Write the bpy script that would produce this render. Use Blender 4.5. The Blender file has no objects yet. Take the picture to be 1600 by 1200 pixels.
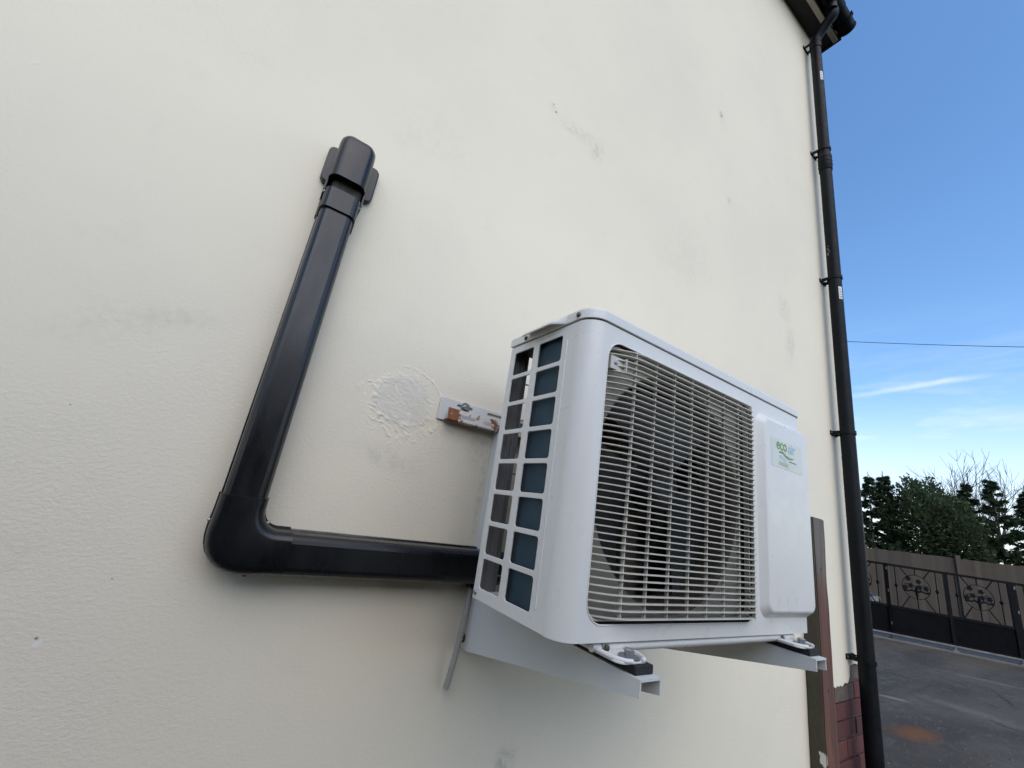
import bpy, bmesh, math, random
from mathutils import Vector, Matrix, noise as mnoise
R = math.radians
random.seed(7)
scene = bpy.context.scene
COL = scene.collection

# ------------------------------------------------------------------ camera
# frame: x along the house wall, y into the wall (wall face y = 0.45), z up, ground z = -1.33
cam = bpy.data.cameras.new('camera'); camo = bpy.data.objects.new('camera', cam); COL.objects.link(camo)
right = Vector((0.81949192, -0.55354464, 0.14839586)); down = Vector((0.28039156, 0.16144074, -0.94621216)); fwd = Vector((0.49981353, 0.81702217, 0.28750863))
up = -down; back = -fwd
camo.matrix_world = Matrix(((right.x, up.x, back.x, -0.4415), (right.y, up.y, back.y, -0.4908), (right.z, up.z, back.z, 0.1691), (0, 0, 0, 1)))
cam.sensor_fit = 'HORIZONTAL'; cam.sensor_width = 36.0; cam.lens = 643.4 / 1600 * 36.0
cam.clip_start = 0.02; cam.clip_end = 3000
scene.camera = camo

# ------------------------------------------------------------------ light
SUN_EL, SUN_AZ = R(44), R(-105)        # azimuth counted from +x towards +y: behind the camera, to its left, veiled by thin cloud
sdir = Vector((math.cos(SUN_EL) * math.cos(SUN_AZ), math.cos(SUN_EL) * math.sin(SUN_AZ), math.sin(SUN_EL)))
world = bpy.data.worlds.new('World'); scene.world = world; world.use_nodes = True
wn = world.node_tree.nodes; wl = world.node_tree.links
bg = wn['Background']
sky = wn.new('ShaderNodeTexSky'); sky.sky_type = 'NISHITA'; sky.sun_disc = False
sky.sun_elevation = SUN_EL; sky.sun_rotation = math.pi / 2 - SUN_AZ
sky.air_density = 1.0; sky.dust_density = 0.5; sky.ozone_density = 1.6; sky.altitude = 50
SKY_STRENGTH = 0.138
# thin streaky cloud and one vapour trail, laid out by direction
geo = wn.new('ShaderNodeTexCoord')
def wmath(op, a, b=None, c=None):
    n = wn.new('ShaderNodeMath'); n.operation = op
    for i, v in enumerate((a, b, c)):
        if v is None: continue
        if isinstance(v, (int, float)): n.inputs[i].default_value = v
        else: wl.new(v, n.inputs[i])
    return n.outputs[0]
def wdot(vec):
    n = wn.new('ShaderNodeVectorMath'); n.operation = 'DOT_PRODUCT'; wl.new(geo.outputs['Generated'], n.inputs[0]); n.inputs[1].default_value = vec
    return n.outputs['Value']
def wrange(v, a, b, c=0.0, d=1.0):
    n = wn.new('ShaderNodeMapRange'); n.interpolation_type = 'SMOOTHSTEP'
    wl.new(v, n.inputs[0])
    for i, k in enumerate((a, b, c, d)): n.inputs[i + 1].default_value = k
    return n.outputs[0]
mp = wn.new('ShaderNodeMapping'); wl.new(geo.outputs['Generated'], mp.inputs[0]); mp.inputs['Scale'].default_value = (2.2, 1.5, 9.0); mp.inputs['Rotation'].default_value = (0.12, 0.05, 0.3)
cn = wn.new('ShaderNodeTexNoise'); cn.inputs['Scale'].default_value = 2.3; cn.inputs['Detail'].default_value = 7; cn.inputs['Roughness'].default_value = 0.6; cn.inputs['Distortion'].default_value = 0.4
wl.new(mp.outputs[0], cn.inputs['Vector'])
zc = wdot((0, 0, 1))
low = wrange(zc, 0.05, 0.46, 1.0, 0.0)
cl = wmath('MULTIPLY', wrange(cn.outputs['Fac'], 0.40, 0.68), wmath('MULTIPLY', low, 0.70))
cl = wmath('MAXIMUM', cl, wrange(zc, 0.02, 0.34, 0.66, 0.0))
t0 = Vector((0.9155, 0.2734, 0.2953)); t1 = Vector((0.9411, 0.1300, 0.3120))
tn = t0.cross(t1).normalized(); tt = (t1 - t0).normalized()
fn = wn.new('ShaderNodeTexNoise'); fn.inputs['Scale'].default_value = 26; fn.inputs['Detail'].default_value = 4; wl.new(geo.outputs['Generated'], fn.inputs['Vector'])
across = wmath('ABSOLUTE', wmath('ADD', wdot(tn), wmath('MULTIPLY_ADD', fn.outputs['Fac'], 0.008, -0.004)))
along = wdot(tt)
trail = wmath('MULTIPLY', wrange(across, 0.0, 0.0075, 1.0, 0.0), wmath('MULTIPLY', wrange(along, t0.dot(tt) - 0.05, t0.dot(tt) + 0.03), wrange(along, t1.dot(tt) - 0.03, t1.dot(tt) + 0.05, 1.0, 0.0)))
trail = wmath('MULTIPLY', trail, wmath('MULTIPLY_ADD', fn.outputs['Fac'], 0.5, 0.0))
cloud = wmath('MINIMUM', wmath('ADD', cl, trail), 0.9)
hs = wn.new('ShaderNodeHueSaturation'); hs.inputs['Saturation'].default_value = 1.17; wl.new(sky.outputs[0], hs.inputs['Color'])
mx = wn.new('ShaderNodeMix'); mx.data_type = 'RGBA'; wl.new(cloud, mx.inputs['Factor']); wl.new(hs.outputs[0], mx.inputs['A'])
mx.inputs['B'].default_value = (4.2, 4.3, 4.3, 1)
wl.new(mx.outputs['Result'], bg.inputs['Color']); bg.inputs['Strength'].default_value = SKY_STRENGTH

sun = bpy.data.lights.new('sun', 'SUN'); suno = bpy.data.objects.new('sun', sun); COL.objects.link(suno)
sun.energy = 0.92; sun.angle = R(76); sun.color = (1.0, 0.87, 0.665)
suno.rotation_euler = sdir.to_track_quat('Z', 'Y').to_euler()
scene.view_settings.view_transform = 'Standard'; scene.view_settings.look = 'None'
scene.view_settings.exposure = 0.97; scene.view_settings.gamma = 1.0; scene.view_settings.use_curve_mapping = False
scene.render.engine = 'CYCLES'
cy = scene.cycles; cy.max_bounces = 5; cy.diffuse_bounces = 3; cy.glossy_bounces = 2; cy.transmission_bounces = 4; cy.transparent_max_bounces = 4; cy.caustics_reflective = False; cy.caustics_refractive = False

# ------------------------------------------------------------------ helpers
class MB:
    def __init__(s): s.v = []; s.f = []; s.sm = []
    def add(s, vs, fs, smooth=False):
        o = len(s.v); s.v += [tuple(p) for p in vs]
        for f in fs: s.f.append([i + o for i in f]); s.sm.append(smooth)
    def box(s, x0, x1, y0, y1, z0, z1):
        s.add([(x0,y0,z0),(x1,y0,z0),(x1,y1,z0),(x0,y1,z0),(x0,y0,z1),(x1,y0,z1),(x1,y1,z1),(x0,y1,z1)],
              [(0,3,2,1),(4,5,6,7),(0,1,5,4),(1,2,6,5),(2,3,7,6),(3,0,4,7)])
    def bbox(s, x0, x1, y0, y1, z0, z1, b=0.002):      # box with bevelled edges
        bm = bmesh.new(); bmesh.ops.create_cube(bm, size=1)
        for v in bm.verts: v.co = Vector(((x0+x1)/2 + v.co.x*(x1-x0), (y0+y1)/2 + v.co.y*(y1-y0), (z0+z1)/2 + v.co.z*(z1-z0)))
        bmesh.ops.bevel(bm, geom=bm.edges[:], offset=b, segments=2, affect='EDGES', profile=0.6)
        s.bm(bm); bm.free()
    def bm(s, bm, smooth=False):
        bm.verts.ensure_lookup_table(); bm.verts.index_update()
        s.add([v.co[:] for v in bm.verts], [[v.index for v in f.verts] for f in bm.faces], smooth)
    def tube(s, pts, r, n=10, cap=True, smooth=True, sq=None):
        pts = [Vector(p) for p in pts]; rings = []; up0 = None
        for i, p in enumerate(pts):
            t = (pts[min(i+1, len(pts)-1)] - pts[max(i-1, 0)]).normalized()
            if up0 is None:
                up0 = Vector((0,0,1)) if abs(t.z) < 0.9 else Vector((0,1,0))
            a = t.cross(up0).normalized(); b = a.cross(t).normalized(); up0 = b
            rr = r[i] if isinstance(r, (list, tuple)) else r
            rings.append([p + (a*math.cos(2*math.pi*k/n) + b*math.sin(2*math.pi*k/n))*rr for k in range(n)])
        s.loft(rings, cap, smooth)
    def loft(s, rings, cap=True, smooth=False, closed=True):
        n = len(rings[0]); vs = [p for r in rings for p in r]; fs = []
        for i in range(len(rings)-1):
            for k in range(n if closed else n-1):
                fs.append((i*n+k, i*n+(k+1) % n, (i+1)*n+(k+1) % n, (i+1)*n+k))
        s.add(vs, fs, smooth)
        if cap:
            s.add(rings[0], [list(range(n))[::-1]]); s.add(rings[-1], [list(range(n))])
    def cyl(s, c0, c1, r, n=16, smooth=True): s.tube([c0, c1], r, n, True, smooth)
    def mesh(s, name):
        me = bpy.data.meshes.new(name); me.from_pydata(s.v, [], s.f); me.polygons.foreach_set('use_smooth', s.sm)
        bm = bmesh.new(); bm.from_mesh(me); bmesh.ops.recalc_face_normals(bm, faces=bm.faces[:]); bm.to_mesh(me); bm.free()
        me.update(); return me
    def build(s, name, m, parent=None):
        me = s.mesh(name); me.materials.append(m); return link(name, me, parent)
def link(name, me, parent=None):
    o = bpy.data.objects.new(name, me); COL.objects.link(o)
    if parent is not None: o.parent = parent; o.matrix_parent_inverse = Matrix.Translation(-Vector(parent.location)) if parent.type == 'EMPTY' else Matrix()
    return o
def tag(o, label=None, cat=None, group=None, kind=None):
    if label: o['label'] = label
    if cat: o['category'] = cat
    if group: o['group'] = group
    if kind: o['kind'] = kind
    return o
def empty(name, loc, label, cat, group=None):
    o = bpy.data.objects.new(name, None); COL.objects.link(o); o.location = loc; o.empty_display_size = 0.1
    return tag(o, label, cat, group)
def rrect(x0, x1, y0, y1, r, n=6):
    out = []
    for cx, cy, a0 in ((x1-r, y1-r, 0), (x0+r, y1-r, 90), (x0+r, y0+r, 180), (x1-r, y0+r, 270)):
        for k in range(n+1):
            a = R(a0 + 90*k/n); out.append((cx + r*math.cos(a), cy + r*math.sin(a)))
    return out
def circ(cx, cy, r, n=48): return [(cx + r*math.cos(2*math.pi*k/n), cy + r*math.sin(2*math.pi*k/n)) for k in range(n)]
def plate(mb, loops, thick, fmap, bevel=0.0):
    """flat plate with holes (2D curve filled), mapped by fmap(a, b, c) -> xyz; c runs 0..thick"""
    cu = bpy.data.curves.new('tmp', 'CURVE'); cu.dimensions = '2D'; cu.fill_mode = 'BOTH'; cu.extrude = thick/2 - bevel
    if bevel: cu.bevel_depth = bevel; cu.bevel_resolution = 1; cu.offset = -bevel
    for lp in loops:
        sp = cu.splines.new('POLY'); sp.points.add(len(lp)-1); sp.use_cyclic_u = True
        for i, (a, b) in enumerate(lp): sp.points[i].co = (a, b, 0, 1)
    ob = bpy.data.objects.new('tmp', cu); COL.objects.link(ob)
    dg = bpy.context.evaluated_depsgraph_get(); dg.update()
    me = bpy.data.meshes.new_from_object(ob.evaluated_get(dg))
    mb.add([fmap(v.co.x, v.co.y, v.co.z + thick/2) for v in me.vertices], [list(p.vertices) for p in me.polygons])
    bpy.data.objects.remove(ob); bpy.data.curves.remove(cu); bpy.data.meshes.remove(me)

# ---- materials
class NT:
    def __init__(s, name):
        s.m = bpy.data.materials.new(name); s.m.use_nodes = True; s.n = s.m.node_tree.nodes; s.l = s.m.node_tree.links
        s.b = s.n['Principled BSDF']; s.tc = s.n.new('ShaderNodeTexCoord'); s.geo = s.n.new('ShaderNodeNewGeometry')
        s.pos = s.geo.outputs['Position']; s.obj = s.tc.outputs['Object']
    def put(s, sock, v):
        if hasattr(v, 'is_output') or isinstance(v, bpy.types.NodeSocket): s.l.new(v, sock)
        elif isinstance(v, (tuple, list)) and len(v) == 3 and sock.type == 'RGBA': sock.default_value = (*v, 1)
        else: sock.default_value = v
    def noise(s, vec, scale, detail=4, rough=0.55, dist=0.0, stretch=None):
        if stretch: vec = s.mapping(vec, stretch)
        n = s.n.new('ShaderNodeTexNoise'); s.l.new(vec, n.inputs['Vector']); n.inputs['Scale'].default_value = scale
        n.inputs['Detail'].default_value = detail; n.inputs['Roughness'].default_value = rough; n.inputs['Distortion'].default_value = dist
        return n.outputs['Fac']
    def mapping(s, vec, sc=(1,1,1), rot=(0,0,0), loc=(0,0,0)):
        n = s.n.new('ShaderNodeMapping'); s.l.new(vec, n.inputs[0]); n.inputs['Scale'].default_value = sc; n.inputs['Rotation'].default_value = rot; n.inputs['Location'].default_value = loc
        return n.outputs[0]
    def rng(s, v, a, b, c=0.0, d=1.0, t='SMOOTHSTEP'):
        n = s.n.new('ShaderNodeMapRange'); n.interpolation_type = t; s.put(n.inputs[0], v)
        for i, k in enumerate((a, b, c, d)): n.inputs[i+1].default_value = k
        return n.outputs[0]
    def math(s, op, a, b=0.0, c=0.0):
        n = s.n.new('ShaderNodeMath'); n.operation = op
        for i, v in enumerate((a, b, c)): s.put(n.inputs[i], v)
        return n.outputs[0]
    def mix(s, f, a, b):
        n = s.n.new('ShaderNodeMix'); n.data_type = 'RGBA'; s.put(n.inputs['Factor'], f); s.put(n.inputs['A'], a); s.put(n.inputs['B'], b)
        return n.outputs['Result']
    def bump(s, h, strength, dist):
        n = s.n.new('ShaderNodeBump'); s.put(n.inputs['Height'], h); n.inputs['Strength'].default_value = strength; n.inputs['Distance'].default_value = dist
        if s.b.inputs['Normal'].links: s.l.new(s.b.inputs['Normal'].links[0].from_socket, n.inputs['Normal'])
        s.l.new(n.outputs[0], s.b.inputs['Normal'])
    def ell(s, cx, cz, rx, rz, ang=0.0, cy=None, wob=0.0, soft=0.35):
        """soft elliptical mask on a wall (x, z)"""
        v = s.mapping(s.pos, loc=(-cx, 0, -cz)); v = s.mapping(v, rot=(0, ang, 0)); v = s.mapping(v, sc=(1/rx, 0, 1/rz))
        n = s.n.new('ShaderNodeVectorMath'); n.operation = 'LENGTH'; s.l.new(v, n.inputs[0]); d = n.outputs['Value']
        if wob: 
            if not hasattr(s, 'wobn'): s.wobn = s.math('SUBTRACT', s.noise(s.pos, 30, 4, 0.65), 0.5)
            d = s.math('MULTIPLY_ADD', s.wobn, wob*2, d)
        return s.rng(d, soft, 1.0, 1.0, 0.0)
def mat(name, col, rough=0.5, metal=0.0, var=0.06, vscale=6.0, bump=0.0, bscale=200.0, col2=None, spec=None, coat=0.0, vec=None, rvar=0.08):
    t = NT(name); p = t.obj
    n1 = t.noise(p, vscale, 5, 0.6)
    c2 = col2 if col2 else tuple(max(0, c*(1-var*3)) for c in col)
    t.put(t.b.inputs['Base Color'], t.mix(t.rng(n1, 0.3, 0.75), col, c2))
    t.put(t.b.inputs['Roughness'], t.rng(t.noise(p, vscale*4, 3), 0.3, 0.7, max(0.02, rough-rvar), min(1, rough+rvar)))
    t.b.inputs['Metallic'].default_value = metal
    if spec is not None: t.b.inputs['Specular IOR Level'].default_value = spec
    if coat: t.b.inputs['Coat Weight'].default_value = coat
    if bump: t.bump(t.noise(p, bscale, 4, 0.6), 1.0, bump)
    return t.m

def wall_material():
    t = NT('painted_render'); P = t.pos
    broad = t.noise(P, 1.3, 4, 0.6); mid = t.noise(P, 9, 4, 0.62)
    c = t.mix(t.rng(broad, 0.3, 0.72), (0.785, 0.720, 0.580), (0.735, 0.678, 0.555))
    c = t.mix(t.rng(mid, 0.55, 0.8, 0, 0.22), c, (0.62, 0.60, 0.55))
    # scuffs and smudges (x, z, half-sizes, tilt, weight)
    tot = None
    for cx, cz, rx, rz, an, w in ((0.13, 1.52, 0.03, 0.03, 0, 0.35), (0.25, 1.50, 0.16, 0.05, 0.15, 0.22), (0.345, 1.48, 0.05, 0.07, -0.4, 0.35), (1.162, 2.313, 0.035, 0.05, 0.2, 0.5), (1.235, 1.80, 0.03, 0.03, 0, 0.35),
                           (1.77, 1.42, 0.10, 0.12, 0.1, 0.25), (1.82, 1.22, 0.07, 0.16, -0.2, 0.34), (-0.60, 0.41, 0.10, 0.035, 0.3, 0.16), (-0.68, 0.37, 0.13, 0.06, 0.5, 0.12), (0.276, -0.40, 0.045, 0.06, 0, 0.5),
                           (-0.72, -0.02, 0.12, 0.05, 0.4, 0.2), (-0.16, 0.235, 0.11, 0.035, -0.2, 0.22), (0.07, 0.30, 0.06, 0.06, 0, 0.25), (0.9, 1.3, 0.3, 0.2, 0.3, 0.10), (-0.25, 1.1, 0.22, 0.12, 0.3, 0.08), (0.09, 0.20, 0.015, 0.20, 0.0, 0.35)):
        m = t.math('MULTIPLY', t.ell(cx, cz, rx, rz, an, wob=0.35, soft=0.1), w)
        tot = m if tot is None else t.math('MAXIMUM', tot, m)
    speck = t.rng(t.noise(P, 55, 5, 0.75), 0.38, 0.68)
    tot = t.math('MULTIPLY', tot, t.math('MULTIPLY_ADD', speck, 0.9, 0.1))
    c = t.mix(tot, c, (0.20, 0.20, 0.19))
    for cx, cz, r_ in ((-0.607, -0.114, 0.0026), (-0.549, -0.031, 0.0017), (-0.684, 0.223, 0.0016), (-0.308, 0.744, 0.0014), (1.165, 2.31, 0.009), (0.14, 1.51, 0.006), (0.125, 1.535, 0.004)):
        c = t.mix(t.math('MULTIPLY', t.ell(cx, cz, r_, r_*0.9, 0, wob=0.5, soft=0.4), 0.7), c, (0.12, 0.10, 0.08))
    c = t.mix(t.math('MULTIPLY', t.ell(-0.604, -0.121, 0.007, 0.0035, 0.6, wob=0.4, soft=0.6), 0.8), c, (0.80, 0.79, 0.75))
    # sparse dark pin-holes and flecks
    vo = t.n.new('ShaderNodeTexVoronoi'); vo.inputs['Scale'].default_value = 11; t.l.new(P, vo.inputs['Vector'])
    fl = t.math('MULTIPLY', t.rng(vo.outputs['Distance'], 0.012, 0.035, 1, 0), t.rng(t.noise(P, 2.7, 2), 0.68, 0.74))
    c = t.mix(t.math('MULTIPLY', fl, 0.7), c, (0.16, 0.14, 0.11))
    t.put(t.b.inputs['Base Color'], c)
    t.b.inputs['Roughness'].default_value = 0.78; t.b.inputs['Specular IOR Level'].default_value = 0.35
    brush = t.noise(P, 120, 3, 0.66, 0.3, stretch=(1.0, 1.0, 1.4))
    amp = t.rng(broad, 0.35, 0.68, 0.35, 1.0)
    h = t.math('MULTIPLY_ADD', t.noise(P, 4.0, 2, 0.5), 2.0, t.math('MULTIPLY', brush, amp))
    h = t.math('MULTIPLY_ADD', t.rng(t.noise(P, 42, 2, 0.6), 0.70, 0.80), 0.25, h)
    t.bump(h, 0.55, 0.0019)
    return t.m
M_WALL = wall_material()
def patch_material():
    t = NT('filler_patch'); P = t.pos
    c = (0.770, 0.708, 0.572)
    m = t.math('MULTIPLY', t.ell(-0.152, 0.372, 0.082, 0.072, 0.25, wob=0.45, soft=0.62), 0.75)
    c = t.mix(m, c, (0.635, 0.605, 0.515))
    m2 = t.math('MULTIPLY', m, t.rng(t.noise(P, 25, 4), 0.3, 0.7, 0, 0.6))
    c = t.mix(m2, c, (0.69, 0.67, 0.58))
    t.put(t.b.inputs['Base Color'], c); t.b.inputs['Roughness'].default_value = 0.75
    t.bump(t.noise(P, 60, 5, 0.62, 0.3, stretch=(1, 1, 1.9)), 0.8, 0.002)
    return t.m
M_PATCH = patch_material()

def painted_metal(name, col, rough=0.35, grime=0.35, rust=0.0):
    t = NT(name); P = t.obj
    n = t.noise(P, 7, 6, 0.65); c = t.mix(t.rng(n, 0.48, 0.85, 0, grime), col, (col[0]*0.62, col[1]*0.60, col[2]*0.55))
    streak = t.noise(P, 40, 3, 0.6, stretch=(1, 1, 0.05))
    if grime > 0.2: c = t.mix(t.rng(streak, 0.58, 0.8, 0, grime*0.5), c, (col[0]*0.55, col[1]*0.53, col[2]*0.48))
    sp = t.rng(t.noise(P, 160, 3, 0.7), 0.70, 0.76, 0, 0.6)
    if grime > 0.2: c = t.mix(t.math('MULTIPLY', sp, grime), c, (0.12, 0.10, 0.08))
    if rust:
        sx = t.n.new('ShaderNodeSeparateXYZ'); t.l.new(t.pos, sx.inputs[0])
        ends = t.math('MAXIMUM', t.rng(sx.outputs['X'], -0.03, 0.0, 0.16, -0.06), t.rng(sx.outputs['X'], 0.06, 0.09, -0.06, 0.06))
        rm = t.rng(t.math('ADD', t.noise(P, 45, 6, 0.7), ends), 0.50, 0.58)
        c = t.mix(rm, c, t.mix(t.noise(P, 120, 4), (0.10, 0.035, 0.015), (0.32, 0.12, 0.05)))
        t.put(t.b.inputs['Roughness'], t.math('MULTIPLY_ADD', rm, 0.4, rough))
    else:
        t.put(t.b.inputs['Roughness'], t.rng(t.noise(P, 30, 4), 0.3, 0.7, rough-0.06, rough+0.10))
    t.put(t.b.inputs['Base Color'], c)
    if grime > 0.2: t.bump(t.noise(P, 60, 2, 0.5), 0.2, 0.0008)
    return t.m
M_AC = painted_metal('white_appliance_paint', (0.70, 0.695, 0.66), 0.32, 0.09)
M_GRILLE = painted_metal('grille_plastic', (0.55, 0.53, 0.465), 0.45, 0.5)
M_CREAM = painted_metal('dusty_cream_plastic', (0.34, 0.32, 0.27), 0.65, 0.8)
M_BRK = painted_metal('bracket_paint', (0.64, 0.65, 0.625), 0.42, 0.35)
M_RUST = painted_metal('rusty_bracket', (0.56, 0.53, 0.48), 0.5, 0.6, rust=0.75)
M_STEEL = mat('zinc_steel', (0.42, 0.43, 0.44), 0.42, 0.85, 0.12, 40)
M_RSCREW = mat('tarnished_screw', (0.16, 0.13, 0.10), 0.6, 0.6, 0.2, 60)
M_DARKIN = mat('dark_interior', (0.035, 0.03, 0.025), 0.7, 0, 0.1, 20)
M_BROWNIN = mat('dusty_inner_metal', (0.17, 0.145, 0.105), 0.7, 0.05, 0.12, 14, col2=(0.09, 0.075, 0.058))
M_FAN = mat('black_fan_plastic', (0.020, 0.019, 0.019), 0.55, 0, 0.1, 20)
M_GREYIN = painted_metal('grey_inner_panel', (0.17, 0.17, 0.168), 0.5, 0.15)
M_RUBBER = mat('black_rubber', (0.012, 0.012, 0.015), 0.75, 0, 0.1, 40, bump=0.0006, bscale=300)
def coil_material():
    t = NT('blue_coil_fins'); P = t.pos
    w = t.n.new('ShaderNodeTexWave'); w.bands_direction = 'Y'; w.inputs['Scale'].default_value = 130; t.l.new(P, w.inputs['Vector'])
    c = t.mix(t.rng(t.noise(P, 16, 5, 0.65), 0.35, 0.7), (0.018, 0.050, 0.072), (0.034, 0.068, 0.088))
    c = t.mix(t.rng(t.noise(P, 60, 4, 0.7), 0.62, 0.8, 0, 0.5), c, (0.11, 0.125, 0.125))
    t.put(t.b.inputs['Base Color'], c); t.b.inputs['Roughness'].default_value = 0.55; t.b.inputs['Metallic'].default_value = 0.15
    t.bump(w.outputs['Fac'], 0.5, 0.0015); return t.m
M_COIL = coil_material()
def trunk_material():
    t = NT('black_upvc'); P = t.obj
    c = t.mix(t.rng(t.noise(P, 5, 5, 0.6), 0.4, 0.75), (0.004, 0.0045, 0.006), (0.007, 0.0075, 0.009))
    c = t.mix(t.rng(t.noise(P, 70, 4, 0.7), 0.66, 0.85, 0, 0.30), c, (0.09, 0.09, 0.09))
    t.put(t.b.inputs['Base Color'], c)
    t.put(t.b.inputs['Roughness'], t.rng(t.noise(P, 22, 5, 0.6, stretch=(1, 1, 0.3)), 0.3, 0.75, 0.24, 0.40))
    t.b.inputs['Specular IOR Level'].default_value = 0.5
    return t.m
M_PVC = trunk_material()
M_PIPE = mat('black_downpipe_plastic', (0.005, 0.006, 0.0075), 0.42, 0, 0.12, 8, col2=(0.008, 0.009, 0.010), spec=0.12)
M_FASCIA = mat('cream_fascia', (0.55, 0.52, 0.45), 0.5, 0, 0.1, 5)
M_SOFFIT = mat('black_soffit', (0.012, 0.013, 0.014), 0.5, 0, 0.1, 5)
M_LABEL = mat('white_label', (0.7, 0.7, 0.68), 0.5, 0, 0.1, 80)
M_CORE = mat('wall_core_mortar', (0.115, 0.095, 0.085), 0.9, 0, 0.12, 20, bump=0.003, bscale=120)
M_TILE = mat('brown_roof_tile', (0.12, 0.07, 0.05), 0.8, 0, 0.12, 8, bump=0.003, bscale=60)
def brick_material():
    t = NT('old_red_brick'); P = t.pos
    oi = t.n.new('ShaderNodeObjectInfo')
    c = t.mix(oi.outputs['Random'], (0.075, 0.024, 0.024), (0.115, 0.036, 0.032))
    c = t.mix(t.rng(t.noise(P, 35, 5, 0.7), 0.5, 0.8, 0, 0.7), c, (0.055, 0.032, 0.03))
    t.put(t.b.inputs['Base Color'], c); t.b.inputs['Roughness'].default_value = 0.85
    t.bump(t.noise(P, 110, 5, 0.7), 0.8, 0.002); return t.m
M_BRICK = brick_material()
M_BRICK2 = mat('paint_smeared_brick', (0.135, 0.105, 0.09), 0.9, 0, 0.15, 30, col2=(0.085, 0.06, 0.054), bump=0.002, bscale=100)
def post_material():
    t = NT('weathered_timber'); P = t.pos
    g = t.noise(P, 28, 5, 0.65, 0.6, stretch=(1, 1, 0.06))
    grey = t.mix(t.rng(g, 0.3, 0.7), (0.15, 0.135, 0.12), (0.085, 0.072, 0.06))
    red = t.mix(t.rng(g, 0.3, 0.7), (0.145, 0.062, 0.042), (0.080, 0.038, 0.027))
    sep = t.n.new('ShaderNodeSeparateXYZ'); t.l.new(P, sep.inputs[0])
    top = t.rng(t.math('ADD', sep.outputs['Z'], t.math('MULTIPLY_ADD', t.noise(P, 25, 4, 0.6, stretch=(1, 1, 0.25)), 0.5, -0.25)), -0.06, 0.20)
    c = t.mix(top, red, grey)
    sn = t.n.new('ShaderNodeSeparateXYZ'); t.l.new(t.geo.outputs['True Normal'], sn.inputs[0])
    side = t.rng(sn.outputs['X'], -0.8, -0.5, 1, 0)
    moss = t.mix(t.rng(t.noise(P, 20, 5, 0.7), 0.4, 0.65), (0.045, 0.040, 0.030), (0.045, 0.055, 0.028))
    c = t.mix(t.math('MULTIPLY', side, 0.9), c, moss)
    fl = t.rng(t.noise(P, 13, 4, 0.6, stretch=(1, 1, 0.6)), 0.63, 0.66)
    c = t.mix(t.math('MULTIPLY', t.math('MULTIPLY', side, fl), t.rng(sep.outputs['Z'], -0.15, -0.3)), c, (0.55, 0.53, 0.48))
    t.put(t.b.inputs['Base Color'], c); t.b.inputs['Roughness'].default_value = 0.85
    t.bump(g, 0.7, 0.004); return t.m
M_POST = post_material()

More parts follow.
